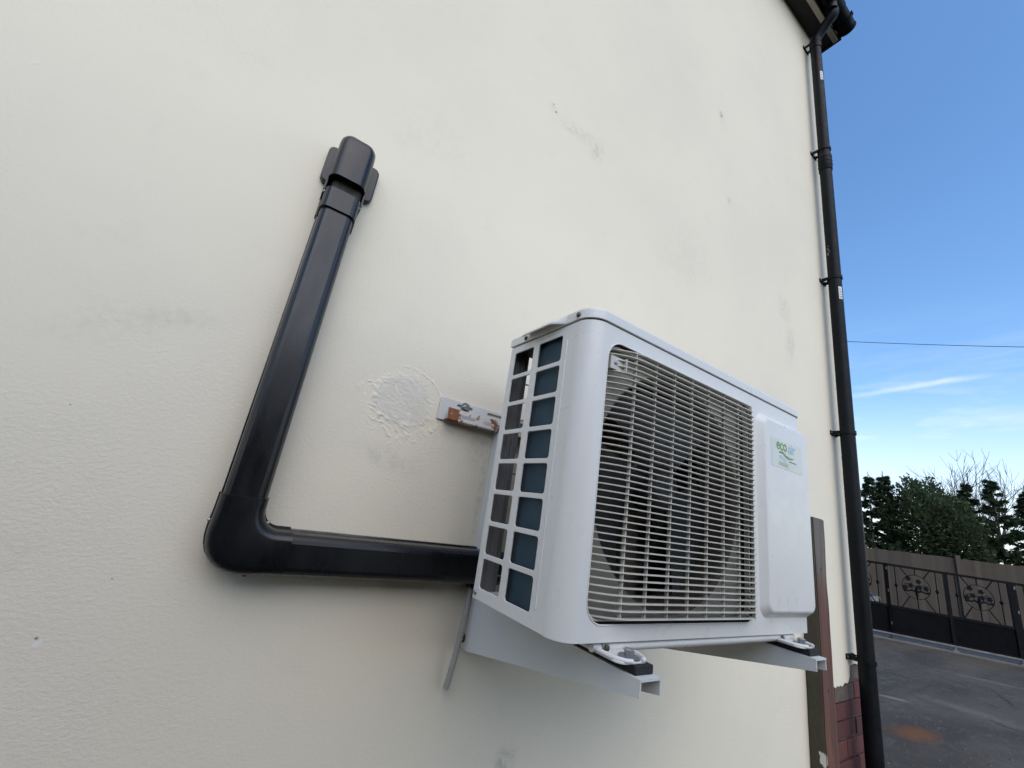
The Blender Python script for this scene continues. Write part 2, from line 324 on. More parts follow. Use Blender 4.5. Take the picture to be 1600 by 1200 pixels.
# ------------------------------------------------------------------ setting: ground, concrete strip, verge
ZG = -1.33; PF_H = 2.25
GA = Vector((12.66, 3.25, 0)); GD = Vector((0.593, -0.805, 0)); GN = Vector((0.805, 0.593, 0))
def gp(s, off, z): p = GA + GD*s + GN*off; return Vector((p.x, p.y, z))
def ground_material():
    t = NT('worn_asphalt'); P = t.pos
    n = t.noise(P, 0.9, 6, 0.6, 0.4, stretch=(0.5, 1.6, 1))
    c = t.mix(t.rng(n, 0.3, 0.7), (0.052, 0.043, 0.032), (0.098, 0.080, 0.058))
    c = t.mix(t.rng(t.noise(P, 3.2, 6, 0.72, 0.6), 0.50, 0.72, 0, 0.7), c, (0.118, 0.102, 0.082))
    c = t.mix(t.rng(t.noise(P, 1.7, 4, 0.6), 0.58, 0.72, 0, 0.55), c, (0.030, 0.027, 0.024))
    c = t.mix(t.rng(t.noise(P, 14, 5, 0.75, 0.5, stretch=(0.35, 1.3, 1)), 0.52, 0.72, 0, 0.55), c, (0.15, 0.138, 0.12))
    c = t.mix(t.rng(t.noise(P, 90, 3, 0.7), 0.55, 0.8, 0, 0.45), c, (0.15, 0.145, 0.14))
    # pale scrape marks and a rust stain
    def spot(cx, cy, rx, ry, an, wob):
        v = t.mapping(P, loc=(-cx, -cy, 0)); v = t.mapping(v, rot=(0, 0, an)); v = t.mapping(v, sc=(1/rx, 1/ry, 0))
        q = t.n.new('ShaderNodeVectorMath'); q.operation = 'LENGTH'; t.l.new(v, q.inputs[0])
        return t.rng(t.math('ADD', q.outputs['Value'], t.math('MULTIPLY_ADD', t.noise(P, 11, 6, 0.78), wob*2, -wob)), 0.25, 1.0, 1, 0)
    c = t.mix(t.math('MULTIPLY', spot(7.0, 1.66, 0.26, 0.08, 0.9, 0.6), 0.6), c, (0.26, 0.235, 0.205))
    c = t.mix(t.math('MULTIPLY', spot(7.75, 1.15, 0.65, 0.22, 1.4, 1.1), 0.5), c, (0.17, 0.15, 0.125))
    c = t.mix(t.math('MULTIPLY', spot(10.6, 1.47, 0.6, 0.16, 0.95, 0.9), 0.5), c, (0.17, 0.155, 0.13))
    c = t.mix(t.math('MULTIPLY', spot(5.80, 1.17, 0.46, 0.20, 0.10, 0.7), 0.75), c, (0.19, 0.068, 0.016))
    vo = t.n.new('ShaderNodeTexVoronoi'); vo.feature = 'DISTANCE_TO_EDGE'; vo.inputs['Scale'].default_value = 0.55; t.l.new(t.mapping(P, (1, 1, 0)), vo.inputs['Vector'])
    ck = t.math('ADD', vo.outputs['Distance'], t.math('MULTIPLY_ADD', t.noise(P, 6, 5, 0.7), 0.10, -0.05))
    c = t.mix(t.math('MULTIPLY', t.rng(t.math('ABSOLUTE', ck), 0.0, 0.012, 1, 0), t.rng(t.noise(P, 0.8, 2), 0.45, 0.6, 0, 0.8)), c, (0.015, 0.014, 0.013))
    t.put(t.b.inputs['Base Color'], c); t.b.inputs['Roughness'].default_value = 0.88; t.b.inputs['Specular IOR Level'].default_value = 0.3
    t.bump(t.noise(P, 60, 4, 0.7), 0.8, 0.01); t.bump(t.noise(P, 1.2, 4), 0.6, 0.05); return t.m
g = MB(); g.add([(-400,-400,ZG),(400,-400,ZG),(400,400,ZG),(-400,400,ZG)], [(0,1,2,3)])
tag(g.build('ground', ground_material()), kind='structure')
M_CONC = mat('pale_concrete', (0.17, 0.155, 0.135), 0.85, 0, 0.1, 3, bump=0.003, bscale=60)
g = MB(); v = [gp(-7, -0.06, ZG), gp(6, -0.06, ZG), gp(6, 0.45, ZG), gp(-7, 0.45, ZG)]; v += [p + Vector((0, 0, 0.03)) for p in v]
g.add(v, [(4,5,6,7),(0,1,5,4),(1,2,6,5),(2,3,7,6),(3,0,4,7)])
tag(g.build('concrete_strip', M_CONC), kind='structure')
M_VERGE = mat('rough_verge', (0.13, 0.125, 0.06), 0.95, 0, 0.2, 1.4, col2=(0.07, 0.085, 0.03), bump=0.02, bscale=18)
g = MB(); n_ = 40
rows = []
for j in range(5):
    off = 3.6 + j*0.9
    rows.append([gp(-14 + 34*i/n_, off, ZG + 0.004 + (0.0 if j in (0,) else 0.05 + 0.12*mnoise.noise((i*0.6, j*0.7, 3)))) for i in range(n_+1)])
g.loft(rows, cap=False, smooth=True, closed=False)
tag(g.build('verge', M_VERGE), kind='structure')
M_GRASS = mat('dry_grass', (0.15, 0.16, 0.06), 0.9, 0, 0.2, 3, col2=(0.08, 0.11, 0.035))
g = MB(); rg = random.Random(5)
for i in range(9000):
    s_ = rg.uniform(-3, 12); of = rg.uniform(3.5, 5.95); p = gp(s_, of, ZG + 0.03); h = rg.uniform(0.06, 0.22); a = rg.uniform(0, 6.28); w = 0.012
    t_ = p + Vector((rg.uniform(-.06, .06), rg.uniform(-.06, .06), h)); dx = Vector((math.cos(a)*w, math.sin(a)*w, 0))
    g.add([p - dx, p + dx, t_], [(0,1,2)])
tag(g.build('grass', M_GRASS), 'rough yellowish grass along the foot of the board fence', 'grass', kind='stuff')

M_GRIT = mat('loose_grit', (0.13, 0.12, 0.10), 0.9, 0, 0.2, 30, col2=(0.05, 0.045, 0.04))
g = MB(); rg = random.Random(31)
for i in range(1500):
    if i % 3: x_, y_ = rg.uniform(3.5, 12), rg.uniform(-0.5, 3.2)
    else:
        q_ = gp(rg.uniform(-3, 4), -0.05 - abs(rg.gauss(0, 0.25)), 0); x_, y_ = q_.x, q_.y
    r_ = rg.uniform(0.004, 0.014)*(1.6 if rg.random() < 0.06 else 1); a = rg.uniform(0, 6.28)
    vs = [(x_ + r_*math.cos(a + k*2.09)*rg.uniform(.7, 1.3), y_ + r_*math.sin(a + k*2.09)*rg.uniform(.7, 1.3), ZG) for k in range(3)] + [(x_ + rg.uniform(-.3, .3)*r_, y_ + rg.uniform(-.3, .3)*r_, ZG + r_*0.8)]
    g.add(vs, [(0,1,3), (1,2,3), (2,0,3)])
tag(g.build('loose_grit', M_GRIT), 'loose grit and small stones scattered over the driveway', 'grit', kind='stuff')

# ------------------------------------------------------------------ house
WX0, WX1, WY, ZE = -7.0, 2.43, 0.45, 4.147
house = empty('house', (WX0, WY, ZG), 'white rendered house wall with black eaves and red brick corner', 'house')
core = MB(); core.box(WX0+0.012, WX1, WY+0.022, 8.0, ZG-0.2, ZE+0.3)
wall = core.build('wall', M_CORE, house)
# the render coat: one thick sheet, its lower right corner broken away to the brick
out = [(WX0, ZG), (1.86, ZG), (1.86, -0.405)]
rr = random.Random(3)
x = 1.90
while x < 2.255:
    out.append((x, -0.40 + (x-1.9)*0.07 + rr.uniform(-0.008, 0.008))); x += 0.018
out += [(2.262, -0.35), (2.266, -0.32), (2.275, -0.305), (2.33, -0.30), (2.38, -0.308), (WX1+0.004, -0.30), (WX1+0.004, ZE+0.2), (WX0, ZE+0.2)]
ren = MB(); plate(ren, [out], 0.020, lambda a, b, c: (a, WY + c, b), 0.003)
render_coat = ren.build('render_coat', M_WALL, wall)
# round patch of filler with trowel ridges
pm = MB(); N = 170; px0, px1, pz0, pz1 = -0.285, -0.035, 0.225, 0.515; rows = []
def ph(x, z):
    dx, dz = x + 0.152, z - 0.372; ca, sa = math.cos(0.25), math.sin(0.25); u, w = dx*ca - dz*sa, dx*sa + dz*ca
    d = math.hypot(u/0.078, w/0.068) + 0.10*mnoise.noise((x*22, z*22, 1)) + 0.06*mnoise.noise((x*70, z*70, 6)); an = math.atan2(w, u)
    h = -0.0007
    wx, wz = x + 0.012*mnoise.noise((x*30, z*30, 12)), z + 0.012*mnoise.noise((x*30, z*30, 17)); n1 = mnoise.fractal((wx*70, wz*120 + wx*50, 5), 1.0, 2.0, 4); n2 = mnoise.noise((wx*38 - wz*10, wz*62 + wx*28, 9))
    env = max(0.0, min(1.0, (1.95 - d) / 0.75)) * max(0.0, min(1.0, (d - 0.72)/0.2)); low = 0.30 + 0.70*max(0.0, min(1.0, 0.5 - (dz + 0.55*dx)*9 + 0.5*mnoise.noise((x*14, z*14, 8))))
    env *= low
    h += env * (0.0004 + 0.0011*max(0, n1) + 0.0012*max(0.0, 1 - abs(n2)*3.0)*max(0, 0.5 + n1))
    fd = max(0.0, min(1.0, (1.10 - d)/0.30)); h += fd*(0.0010 + 0.0004*n1 + 0.0005*mnoise.noise((x*26, z*18, 4)))
    h += (0.0016 + 0.0008*n1)*math.exp(-((d-1.22)/0.05)**2) * max(0.0, math.cos(an - 0.95))**1.2
    if d < 0.95: h += 0.0014*math.exp(-((d - 0.70 - 0.2*math.cos(an))/0.05)**2)*max(0.0, -math.sin(an + 0.2))*(0.4 + mnoise.noise((x*40, z*40, 2)))
    e = min(x - px0, px1 - x, z - pz0, pz1 - z); 
    if e < 0.02: h -= (0.02 - e)*0.1
    return h
for j in range(N+1):
    rows.append([(px0 + (px1-px0)*i/N, WY - ph(px0 + (px1-px0)*i/N, pz0 + (pz1-pz0)*j/N), pz0 + (pz1-pz0)*j/N) for i in range(N+1)])
pm.loft(rows, cap=False, smooth=True, closed=False); pm.build('filler_patch', M_PATCH, wall)
# brick corner, each brick its own piece
bk = MB(); bk.bbox(0, 0.213, 0, 0.03, 0, 0.064, 0.004); bme = bk.mesh('brick'); bme.materials.append(M_BRICK)
bh = MB(); bh.bbox(0, 0.100, 0, 0.03, 0, 0.064, 0.004); bhe = bh.mesh('brick'); bhe.materials.append(M_BRICK)
bs = MB(); bs.bbox(0, 0.213, 0, 0.03, 0, 0.064, 0.004); bse = bs.mesh('brick'); bse.materials.append(M_BRICK2)
rb = random.Random(11)
for k in range(14):
    z = -0.380 - 0.0745*k + 0.0 
    if k == 0: z = -0.385
    z -= 0.064
    if z < ZG + 0.0: break
    x = WX1 - 0.213 if k % 2 else WX1 - 0.100
    first = True
    while x > 1.72:
        half = (k % 2 == 0 and first)
        o = link('brick', bse if k == 0 and not half else (bhe if half else bme), wall)
        o.location = (x + rb.uniform(-.002, .002), WY + 0.010 + rb.uniform(-.002, .002), z + rb.uniform(-.001, .001)); o.rotation_euler = (rb.uniform(-.01, .01), 0, rb.uniform(-.006, .006))
        first = False; x -= 0.223
# two taller bricks' worth of broken edge near the pipe
for zz in (-0.378, ):
    o = link('brick', bse, wall); o.location = (WX1-0.213, WY + 0.0115, zz + 0.008)
# eaves: soffit, fascia, roof
e = MB(); e.box(WX0, 2.59, 0.352, WY + 0.05, ZE, ZE + 0.012); e.build('soffit', M_SOFFIT, house)
e = MB(); e.bbox(WX0, 2.592, 0.318, 0.351, ZE - 0.018, ZE + 0.19, 0.003); e.build('fascia', M_FASCIA, house)
e = MB(); e.bbox(2.593, 2.612, 0.30, WY + 0.3, ZE - 0.012, ZE + 0.26, 0.003); e.build('barge_end', M_SOFFIT, house)
roof = MB()
for i in range(14):
    y0 = 0.24 + i*0.29; z0 = ZE + 0.20 + i*0.20
    v = []
    for xx in (WX0 - 0.1, 2.63): v += [(xx, y0, z0), (xx, y0 + 0.33, z0 + 0.215), (xx, y0 + 0.33, z0 + 0.235), (xx, y0, z0 + 0.025)]
    roof.add(v, [(0,1,2,3), (4,7,6,5), (0,4,5,1), (1,5,6,2), (2,6,7,3), (3,7,4,0)])
roof.add([(WX0, 0.5, ZE+0.3), (2.42, 0.5, ZE+0.3), (2.42, 4.3, ZE+2.9), (WX0, 4.3, ZE+2.9), (WX0, 8.0, ZE+0.3), (2.42, 8.0, ZE+0.3)], [(0,1,2,3), (3,2,5,4), (0,3,4), (1,5,2)])
roof.build('roof', M_TILE, house)

# ------------------------------------------------------------------ gutter and downpipe
gut = empty('gutter', (2.6, 0.262, ZE), 'black half round plastic gutter along the eaves', 'gutter')
gy, gz, gr = 0.2585, ZE + 0.055, 0.058
m = MB(); rings = []
for xx in (WX0, 2.6): rings.append([(xx, gy + gr*math.cos(a), gz + gr*math.sin(a)) for a in [math.pi + math.pi*k/14 for k in range(15)]] + [(xx, gy + (gr-0.003)*math.cos(a), gz + (gr-0.003)*math.sin(a)) for a in [2*math.pi - math.pi*k/14 for k in range(15)]])
m.loft(rings, smooth=True); m.build('channel', M_PIPE, gut)
m = MB(); prof = [(gy + (gr+.003)*math.cos(a), gz + (gr+.003)*math.sin(a)) for a in [math.pi + math.pi*k/14 for k in range(15)]]
m.loft([[(xx, a, b) for a, b in prof] for xx in (2.585, 2.606)], smooth=False); m.build('end_stop', M_PIPE, gut)
m = MB(); m.loft([[(xx, gy + (gr+.005)*math.cos(a), gz + (gr+.005)*math.sin(a)) for a in [math.pi + math.pi*k/14 for k in range(15)]] for xx in (2.20, 2.40)], smooth=True)
m.cyl((2.30, gy, gz - 0.05), (2.30, gy, gz - 0.115), 0.038); m.build('outlet', M_PIPE, gut)
for xx in (2.50, 2.12, 1.3, 0.4):
    m = MB(); m.loft([[(xq, gy + (gr+.007)*math.cos(a), gz + (gr+.007)*math.sin(a)) for a in [math.pi*0.94 + math.pi*1.06*k/14 for k in range(15)]] for xq in (xx, xx+0.025)], smooth=True)
    m.box(xx, xx+0.025, gy - gr - 0.010, gy - gr - 0.002, gz - 0.005, gz + 0.02); m.build('gutter_bracket', M_PIPE, gut)

def pxc(z): return 2.272 + 0.0115*(z + 0.3)
PY = 0.384
dp = empty('downpipe', (2.26, PY, ZG), 'black plastic rainwater downpipe at the corner of the white wall', 'downpipe')
m = MB(); m.tube([(pxc(z), PY, z) for z in (ZG, -0.5, 0.5, 1.5, 2.80)], 0.034, 24)
pipe1 = m.build('lower_pipe', M_PIPE, dp)
m = MB(); m.tube([(pxc(z), PY, z) for z in (2.74, 3.3, 3.90)], 0.0335, 24); m.build('upper_pipe', M_PIPE, dp)
m = MB(); m.tube([(pxc(z), PY, z) for z in (2.66, 2.664, 2.79, 2.80)], [0.035, 0.0385, 0.0385, 0.036], 24)
for z in (2.70, 2.73, 2.765): m.tube([(pxc(z), PY, z), (pxc(z), PY, z+0.008)], 0.0405, 24)
m.build('socket', M_PIPE, dp)
m = MB(); xo = pxc(3.9)
path = [(xo, PY, 3.84), (xo, PY, 3.92), (xo, PY - 0.008, 3.945), (xo, PY - 0.03, 3.97), (xo, gy + 0.035, 4.035), (xo, gy + 0.008, 4.058), (xo, gy, 4.08), (xo, gy, 4.11)]
m.tube(path, [0.038]*3 + [0.035, 0.035] + [0.038]*3, 20); m.build('swan_neck', M_PIPE, dp)
for z in (3.90, 2.845, 1.82, 0.84, -0.262):
    x = pxc(z); m = MB()
    m.tube([(x, PY, z-0.010), (x, PY, z+0.010)], 0.039, 24)
    m.bbox(x+0.036, x+0.048, PY - 0.012, PY + 0.012, z-0.009, z+0.009, 0.002)
    for sx in (-0.030, 0.022): m.box(x+sx, x+sx+0.006, PY + 0.02, WY - 0.004, z-0.010, z+0.010)
    m.bbox(x-0.045, x+0.042, WY - 0.006, WY + 0.003, z-0.012, z+0.012, 0.002)
    c = m.build('pipe_clip', M_PIPE, dp)
    for sx in (-0.037, 0.036):
        s_ = MB(); s_.cyl((x+sx, WY-0.009, z), (x+sx, WY-0.004, z), 0.005, 8); s_.build('screw', M_STEEL, c)
for z, dz in ((3.48, 0.085), (1.66, 0.085)):
    x = pxc(z); rings = []
    for zz in (z, z+dz): rings.append([(x + 0.0346*math.cos(a), PY + 0.0346*math.sin(a), zz) for a in [R(222) + R(36)*k/6 for k in range(7)]])
    m = MB(); m.loft(rings, cap=False, closed=False); m.build('printed_label', M_LABEL, dp)
    m = MB()
    for q in range(4):
        zz = z + 0.012 + q*0.017; a0, a1 = R(228), R(228 + (24, 18, 26, 14)[q])
        m.add([(x + 0.0349*math.cos(a), PY + 0.0349*math.sin(a), zh) for zh in (zz, zz+0.006) for a in (a0, (a0+a1)/2, a1)], [(0,1,4,3), (1,2,5,4)])
    m.build('print_line', mat('grey_print', (0.18, 0.18, 0.2), 0.6), dp)
rp = random.Random(9); m = MB()                      # flakes of wall paint stuck to the pipe
M_FLAKE = mat('white_paint_flake', (0.62, 0.61, 0.57), 0.7, 0, 0.1, 60)
for z0, z1, nn, a_, sp in ((0.30, 0.72, 60, 118, 3), (1.98, 2.05, 7, 160, 6)):
    for i in range(nn):
        z = rp.uniform(z0, z1); a = R(a_ + rp.gauss(0, sp)); h = rp.uniform(0.004, 0.018); w = R(rp.uniform(3, 9)); x = pxc(z)
        m.add([(x + 0.0345*math.cos(b), PY + 0.0345*math.sin(b), zz) for b, zz in ((a, z), (a+w, z+rp.uniform(-.003, .003)), (a+w*0.8, z+h), (a+w*0.2, z+h*0.8))], [(0,1,2,3)])
tag(m.build('paint_flakes', M_FLAKE, dp), kind='stuff')

# ------------------------------------------------------------------ timber post against the wall
post = MB(); bmx = bmesh.new(); bmesh.ops.create_cube(bmx, size=1)
for v in bmx.verts: v.co = Vector((1.862 + v.co.x*0.112, 0.4185 + v.co.y*0.061, (0.34 + ZG)/2 + v.co.z*(0.34 - ZG)))
bmesh.ops.bevel(bmx, geom=bmx.edges[:], offset=0.004, segments=2, affect='EDGES')
bmesh.ops.subdivide_edges(bmx, edges=[e_ for e_ in bmx.edges if abs(e_.verts[0].co.z - e_.verts[1].co.z) > 1], cuts=40)
for v in bmx.verts:
    v.co.x += 0.004*mnoise.noise((v.co.z*6, v.co.y*9, 1)); v.co.y += 0.003*mnoise.noise((v.co.z*7, v.co.x*9, 4))
    if v.co.z > 0.32: v.co.z += 0.006*mnoise.noise((v.co.x*30, v.co.y*30, 0))
post.bm(bmx, False); bmx.free()
po = empty('timber_post', (1.86, 0.42, ZG), 'weathered red brown timber post standing against the white wall', 'post')
post.build('shaft', M_POST, po)
for zz in (0.12, -0.35):
    m = MB(); m.cyl((1.86, 0.386, zz), (1.86, 0.390, zz), 0.007, 10); m.build('nail_head', M_RSCREW, po)

# ------------------------------------------------------------------ cable trunking on the wall
tr = empty('cable_trunking', (-0.41, WY, -0.01), 'black plastic L shaped pipe cover running up the white wall', 'trunking')
TX0, TX1, TZ0, TZ1 = -0.4455, -0.3705, -0.009, 0.0695      # vertical run in x, horizontal run in z
DEP = 0.066
def prof(w, d, b=0.016, n=4):
    """cover profile: across 0..w, out 0..d, rounded shoulders"""
    p = [(0, 0), (0, 0.012), (0.003, 0.013)]
    for k in range(n+1):
        a = R(180 - 90*k/n); p.append((0.003 + b + b*math.cos(a), d - b*1.25 + b*1.25*math.sin(a)))
    for k in range(n+1):
        a = R(90 - 90*k/n); p.append((w - 0.003 - b + b*math.cos(a), d - b*1.25 + b*1.25*math.sin(a)))
    return p + [(w - 0.003, 0.013), (w, 0.012), (w, 0)]
pv = prof(TX1 - TX0, DEP)
m = MB(); m.loft([[(TX0 + a, WY - b, z) for a, b in pv] for z in (0.10, 0.30, 0.52, 0.735)], smooth=False); m.build('vertical_cover', M_PVC, tr)
phh = prof(TZ1 - TZ0, DEP)
m = MB(); m.loft([[(x, WY - b, TZ0 + a) for a, b in phh] for x in (-0.335, -0.1, 0.16)], smooth=False); m.build('horizontal_cover', M_PVC, tr)
# elbow: profile swept round a quarter turn, with straight socket ends
pe = prof(TX1 - TX0 + 0.006, DEP + 0.0065); W_ = TX1 - TX0 + 0.006
m = MB(); rings = []
cxe, cze, ri = TX1 + 0.003 + 0.030, TZ1 + 0.003 + 0.030, 0.030
def ering(ang, shift=(0, 0)):
    ring = []
    for a, b in pe:
        rad = ri + (W_ - a)      # a = 0 is the outer edge
        # outer side is squarer: superellipse-ish corner
        ca, sa = math.cos(ang), math.sin(ang)
        k = 1.0 + 0.20*(math.sin(2*(ang - math.pi)))**2 * ((W_ - a)/W_)
        ring.append((cxe + rad*ca*k + shift[0], WY - b, cze + rad*sa*k + shift[1]))
    return ring
rings.append(ering(math.pi, (0, 0.121 - cze)))
for k in range(15): rings.append(ering(math.pi + math.pi/2*k/14))
rings.append(ering(math.pi*1.5, (-0.316 - cxe, 0)))
m.loft(rings, smooth=True); elb = m.build('elbow', M_PVC, tr)
def scr(p, n, r, name, mt, parent):
    p, n = Vector(p), Vector(n).normalized(); s_ = MB(); s_.tube([p, p + n*r*0.45, p + n*r*0.75], [r, r, r*0.55], 12); return s_.build(name, mt, parent)
scr((-0.4488, 0.412, 0.075), (-0.9, -0.4, 0), 0.0035, 'screw', M_STEEL, elb)
scr((-0.3605, 0.408, 0.0795), (0.6, -0.5, 0.6), 0.0035, 'screw', M_STEEL, elb)
scr((-0.372, 0.41, -0.0092), (0, -0.5, -0.8), 0.0035, 'screw', M_RSCREW, elb)
# collar and wall cap
pc = prof(TX1 - TX0 + 0.006, DEP + 0.005)
m = MB(); m.loft([[(TX0 - 0.003 + a, WY - b, z) for a, b in pc] for z in (0.722, 0.771)], smooth=False); col = m.build('collar', M_PVC, tr)
scr((TX0 - 0.001, 0.400, 0.764), (-0.9, -0.6, 0), 0.0032, 'screw', M_STEEL, col); scr((TX1 + 0.0015, 0.402, 0.764), (0.9, -0.6, 0), 0.0032, 'screw', M_STEEL, col)
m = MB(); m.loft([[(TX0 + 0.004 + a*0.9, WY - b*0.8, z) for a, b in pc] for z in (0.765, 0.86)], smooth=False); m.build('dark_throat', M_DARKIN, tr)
m = MB()                                               # hood: shell open below, rounded over the top
hw = TX1 - TX0 + 0.010; hx0 = TX0 - 0.005; d0 = 0.079
def hring(z, d, inset, th=0.0):
    pr = prof(hw - 2*inset - 2*th, max(0.014, d - th), 0.020, 6)
    return [(hx0 + inset + th + a, WY - b, z) for a, b in pr]
zs = [(0.800, d0 - 0.001, 0), (0.86, d0, 0), (0.892, d0 - 0.001, 0.0), (0.905, d0 - 0.003, 0.001), (0.914, d0 - 0.008, 0.004), (0.920, d0 - 0.017, 0.010), (0.9235, d0 - 0.032, 0.019)]
m.loft([hring(0.80, d0, 0, 0.004), hring(0.800, d0 - 0.001, 0)] , cap=False)
m.loft([hring(z, d, i) for z, d, i in zs], cap=False, smooth=True); m.add(hring(*zs[-1]), [list(range(len(hring(*zs[-1]))))])
m.loft([hring(0.80, d0, 0, 0.004), hring(0.88, d0, 0, 0.004)], cap=False)
sd = 0.030
for xa, xb in ((hx0 + 0.0005, hx0 + 0.004), (hx0 + hw - 0.004, hx0 + hw - 0.0005)): m.box(xa, xb, WY - 0.052, WY - 0.002, 0.768, 0.802)
m.build('wall_cap', M_PVC, tr)
m = MB(); plate(m, [rrect(TX0 - 0.0185, TX1 + 0.024, 0.812, 0.910, 0.014)], 0.016, lambda a, b, c: (a, WY - 0.016 + c, b), 0.003); m.build('flange', M_PVC, tr)

# ------------------------------------------------------------------ drain hose
dh = empty('drain_hose', (0.085, 0.435, -0.03), 'pale ribbed drain hose hanging below the black trunking', 'hose')
pts = []
for k in range(61):
    t_ = k/60; pts.append(Vector((0.096 - 0.030*t_ + 0.008*t_*t_, 0.430 - 0.012*math.sin(t_*3.1), -0.012 - 0.212*t_)))
def hose_mat():
    t = NT('translucent_hose'); t.b.inputs['Base Color'].default_value = (0.62, 0.61, 0.56, 1); t.b.inputs['Roughness'].default_value = 0.35; t.b.inputs['Transmission Weight'].default_value = 0.55
    t.bump(t.noise(t.obj, 60, 3), 0.3, 0.001); return t.m
m = MB(); m.tube(pts, [0.0062 + (0.0013 if k % 2 else -0.0008) for k in range(61)], 12, cap=False); m.build('ribbed_tube', hose_mat(), dh)
m = MB(); m.tube([(0.098, 0.432, 0.0), (0.096, 0.430, -0.02)], 0.011, 12); m.build('connector', M_PVC, dh)

# ------------------------------------------------------------------ wall bracket set (rail, two uprights, two arms)
br = empty('wall_bracket', (0.39, WY, -0.15), 'pale grey steel wall bracket with rusty rail carrying the unit', 'bracket')
# rail: back plate, bottom flange, front lip with slots
m = MB(); slot = lambda x, z, w: rrect(x, x+w, z-0.004, z+0.004, 0.0038, 4)
plate(m, [rrect(-0.066, 0.84, 0.352, 0.408, 0.002, 2)] + [slot(-0.020+0.09*k, 0.396, 0.045) for k in range(9)], 0.004, lambda a, b, c: (a, WY - 0.006 + c, b), 0.0006)
rail = m.build('rail', M_BRK, br)
m = MB(); plate(m, [rrect(-0.048, 0.095, 0.354, 0.383, 0.001, 2), slot(-0.012, 0.367, 0.040), slot(0.052, 0.367, 0.034)], 0.003, lambda a, b, c: (a, WY - 0.030 + c + (b-0.354)*0.25, b), 0.0004)
m.box(-0.048, 0.095, WY - 0.029, WY - 0.006, 0.3525, 0.3555); m.build('lip', M_RUST, rail)
m = MB(); plate(m, [rrect(0.145, 0.63, 0.354, 0.383, 0.001, 2)] + [slot(0.17+0.09*k, 0.367, 0.040) for k in range(5)], 0.003, lambda a, b, c: (a, WY - 0.030 + c + (b-0.354)*0.25, b), 0.0004)
m.box(0.145, 0.63, WY - 0.029, WY - 0.006, 0.3525, 0.3555); m.build('lip', M_RUST, rail)
def hexbolt(p, n, r, h, parent, name='bolt', mt=None, washer=1.7):
    p, n = Vector(p), Vector(n).normalized(); s_ = MB(); s_.tube([p, p + n*h*0.22], r*washer, 16); s_.tube([p + n*h*0.22, p + n*h*0.9, p + n*h], [r, r, r*0.85], 6, smooth=False); return s_.build(name, mt or M_STEEL, parent)
for x in (0.003, 0.183, 0.633, 0.8): hexbolt((x, WY - 0.006, 0.396), (0, -1, 0), 0.0075, 0.008, rail)
for ax in (0.1, 0.637):
    m = MB()
    t2 = 0.003; w = 0.046
    m.box(ax, ax+t2, WY - 0.036, WY - 0.001, -0.146, 0.372); m.box(ax+w-t2, ax+w, WY - 0.036, WY - 0.001, -0.146, 0.372); m.box(ax+t2, ax+w-t2, WY - 0.036, WY - 0.033, -0.146, 0.372)
    up_ = m.build('upright', M_BRK, br)
    hexbolt((ax + 0.001, WY - 0.018, 0.362), (-1, 0, 0), 0.006, 0.006, up_)
    m = MB(); m.tube([(ax - 0.0012, WY - 0.016, -0.125), (ax + 0.001, WY - 0.016, -0.125)], 0.010, 18); m.build('bolt_hole', M_DARKIN, up_)
    m = MB(); yb = WY - 0.037
    lp = [(-0.060, -0.0300), (-0.060, -0.0495), (yb, -0.146), (yb, -0.0300)]
    for x0 in (ax, ax + w - t2): plate(m, [lp], t2, lambda a, b, c, x0=x0: (x0 + c, a, b), 0.0)
    m.box(ax - 0.0002, ax + w + 0.0002, -0.0605, yb, -0.0305, -0.0275)
    arm = m.build('arm', M_BRK, br)
    m = MB(); m.bbox(ax + 0.004, ax + 0.043, -0.048, 0.29, -0.0273, -0.0150, 0.0015); m.build('rubber_strip', M_RUBBER, arm)

# ------------------------------------------------------------------ air conditioner outdoor unit
ac = empty('air_conditioner', (0.39, 0.127, 0.0), 'white air conditioner outdoor unit with slatted fan grille on wall bracket', 'air conditioner')
W, D, H = 0.78, 0.254, 0.5105; CR = 0.036; T = 0.002
m = MB()
wins = []
for cidx, (y0, y1) in enumerate(((0.0755, 0.149), (0.1675, 0.2365))):
    for k in range(8): wins.append(rrect(y0, y1, 0.0205 + 0.0603*k, 0.0205 + 0.0603*k + 0.0515, 0.0055, 4))
outer = [(CR, 0), (D, 0), (D, H), (CR, H)]
plate(m, [outer] + wins, T*1.6, lambda a, b, c: (c, a, b), 0.0009)
gx0, gx1, gz0, gz1 = 0.046, 0.524, 0.0235, 0.4825
openo = rrect(gx0, gx1, gz0, gz1, 0.034, 10)
plate(m, [[(CR, 0), (W-CR, 0), (W-CR, H), (CR, H)], openo], T, lambda a, b, c: (a, c, b), 0.0)
def arc(cx, cy, r, a0, a1, n=18): return [(cx + r*math.cos(R(a0 + (a1-a0)*k/n)), cy + r*math.sin(R(a0 + (a1-a0)*k/n))) for k in range(n+1)]
m.loft([[(x, y, z) for x, y in arc(CR, CR, CR, 180, 270)] for z in (0, H*0.33, H*0.66, H)], cap=False, smooth=True, closed=False)
m.loft([[(x, y, z) for x, y in arc(W-CR, CR, CR, 270, 360)] for z in (0, H)], cap=False, smooth=True, closed=False)
m.box(W - T, W, CR, D, 0, H)
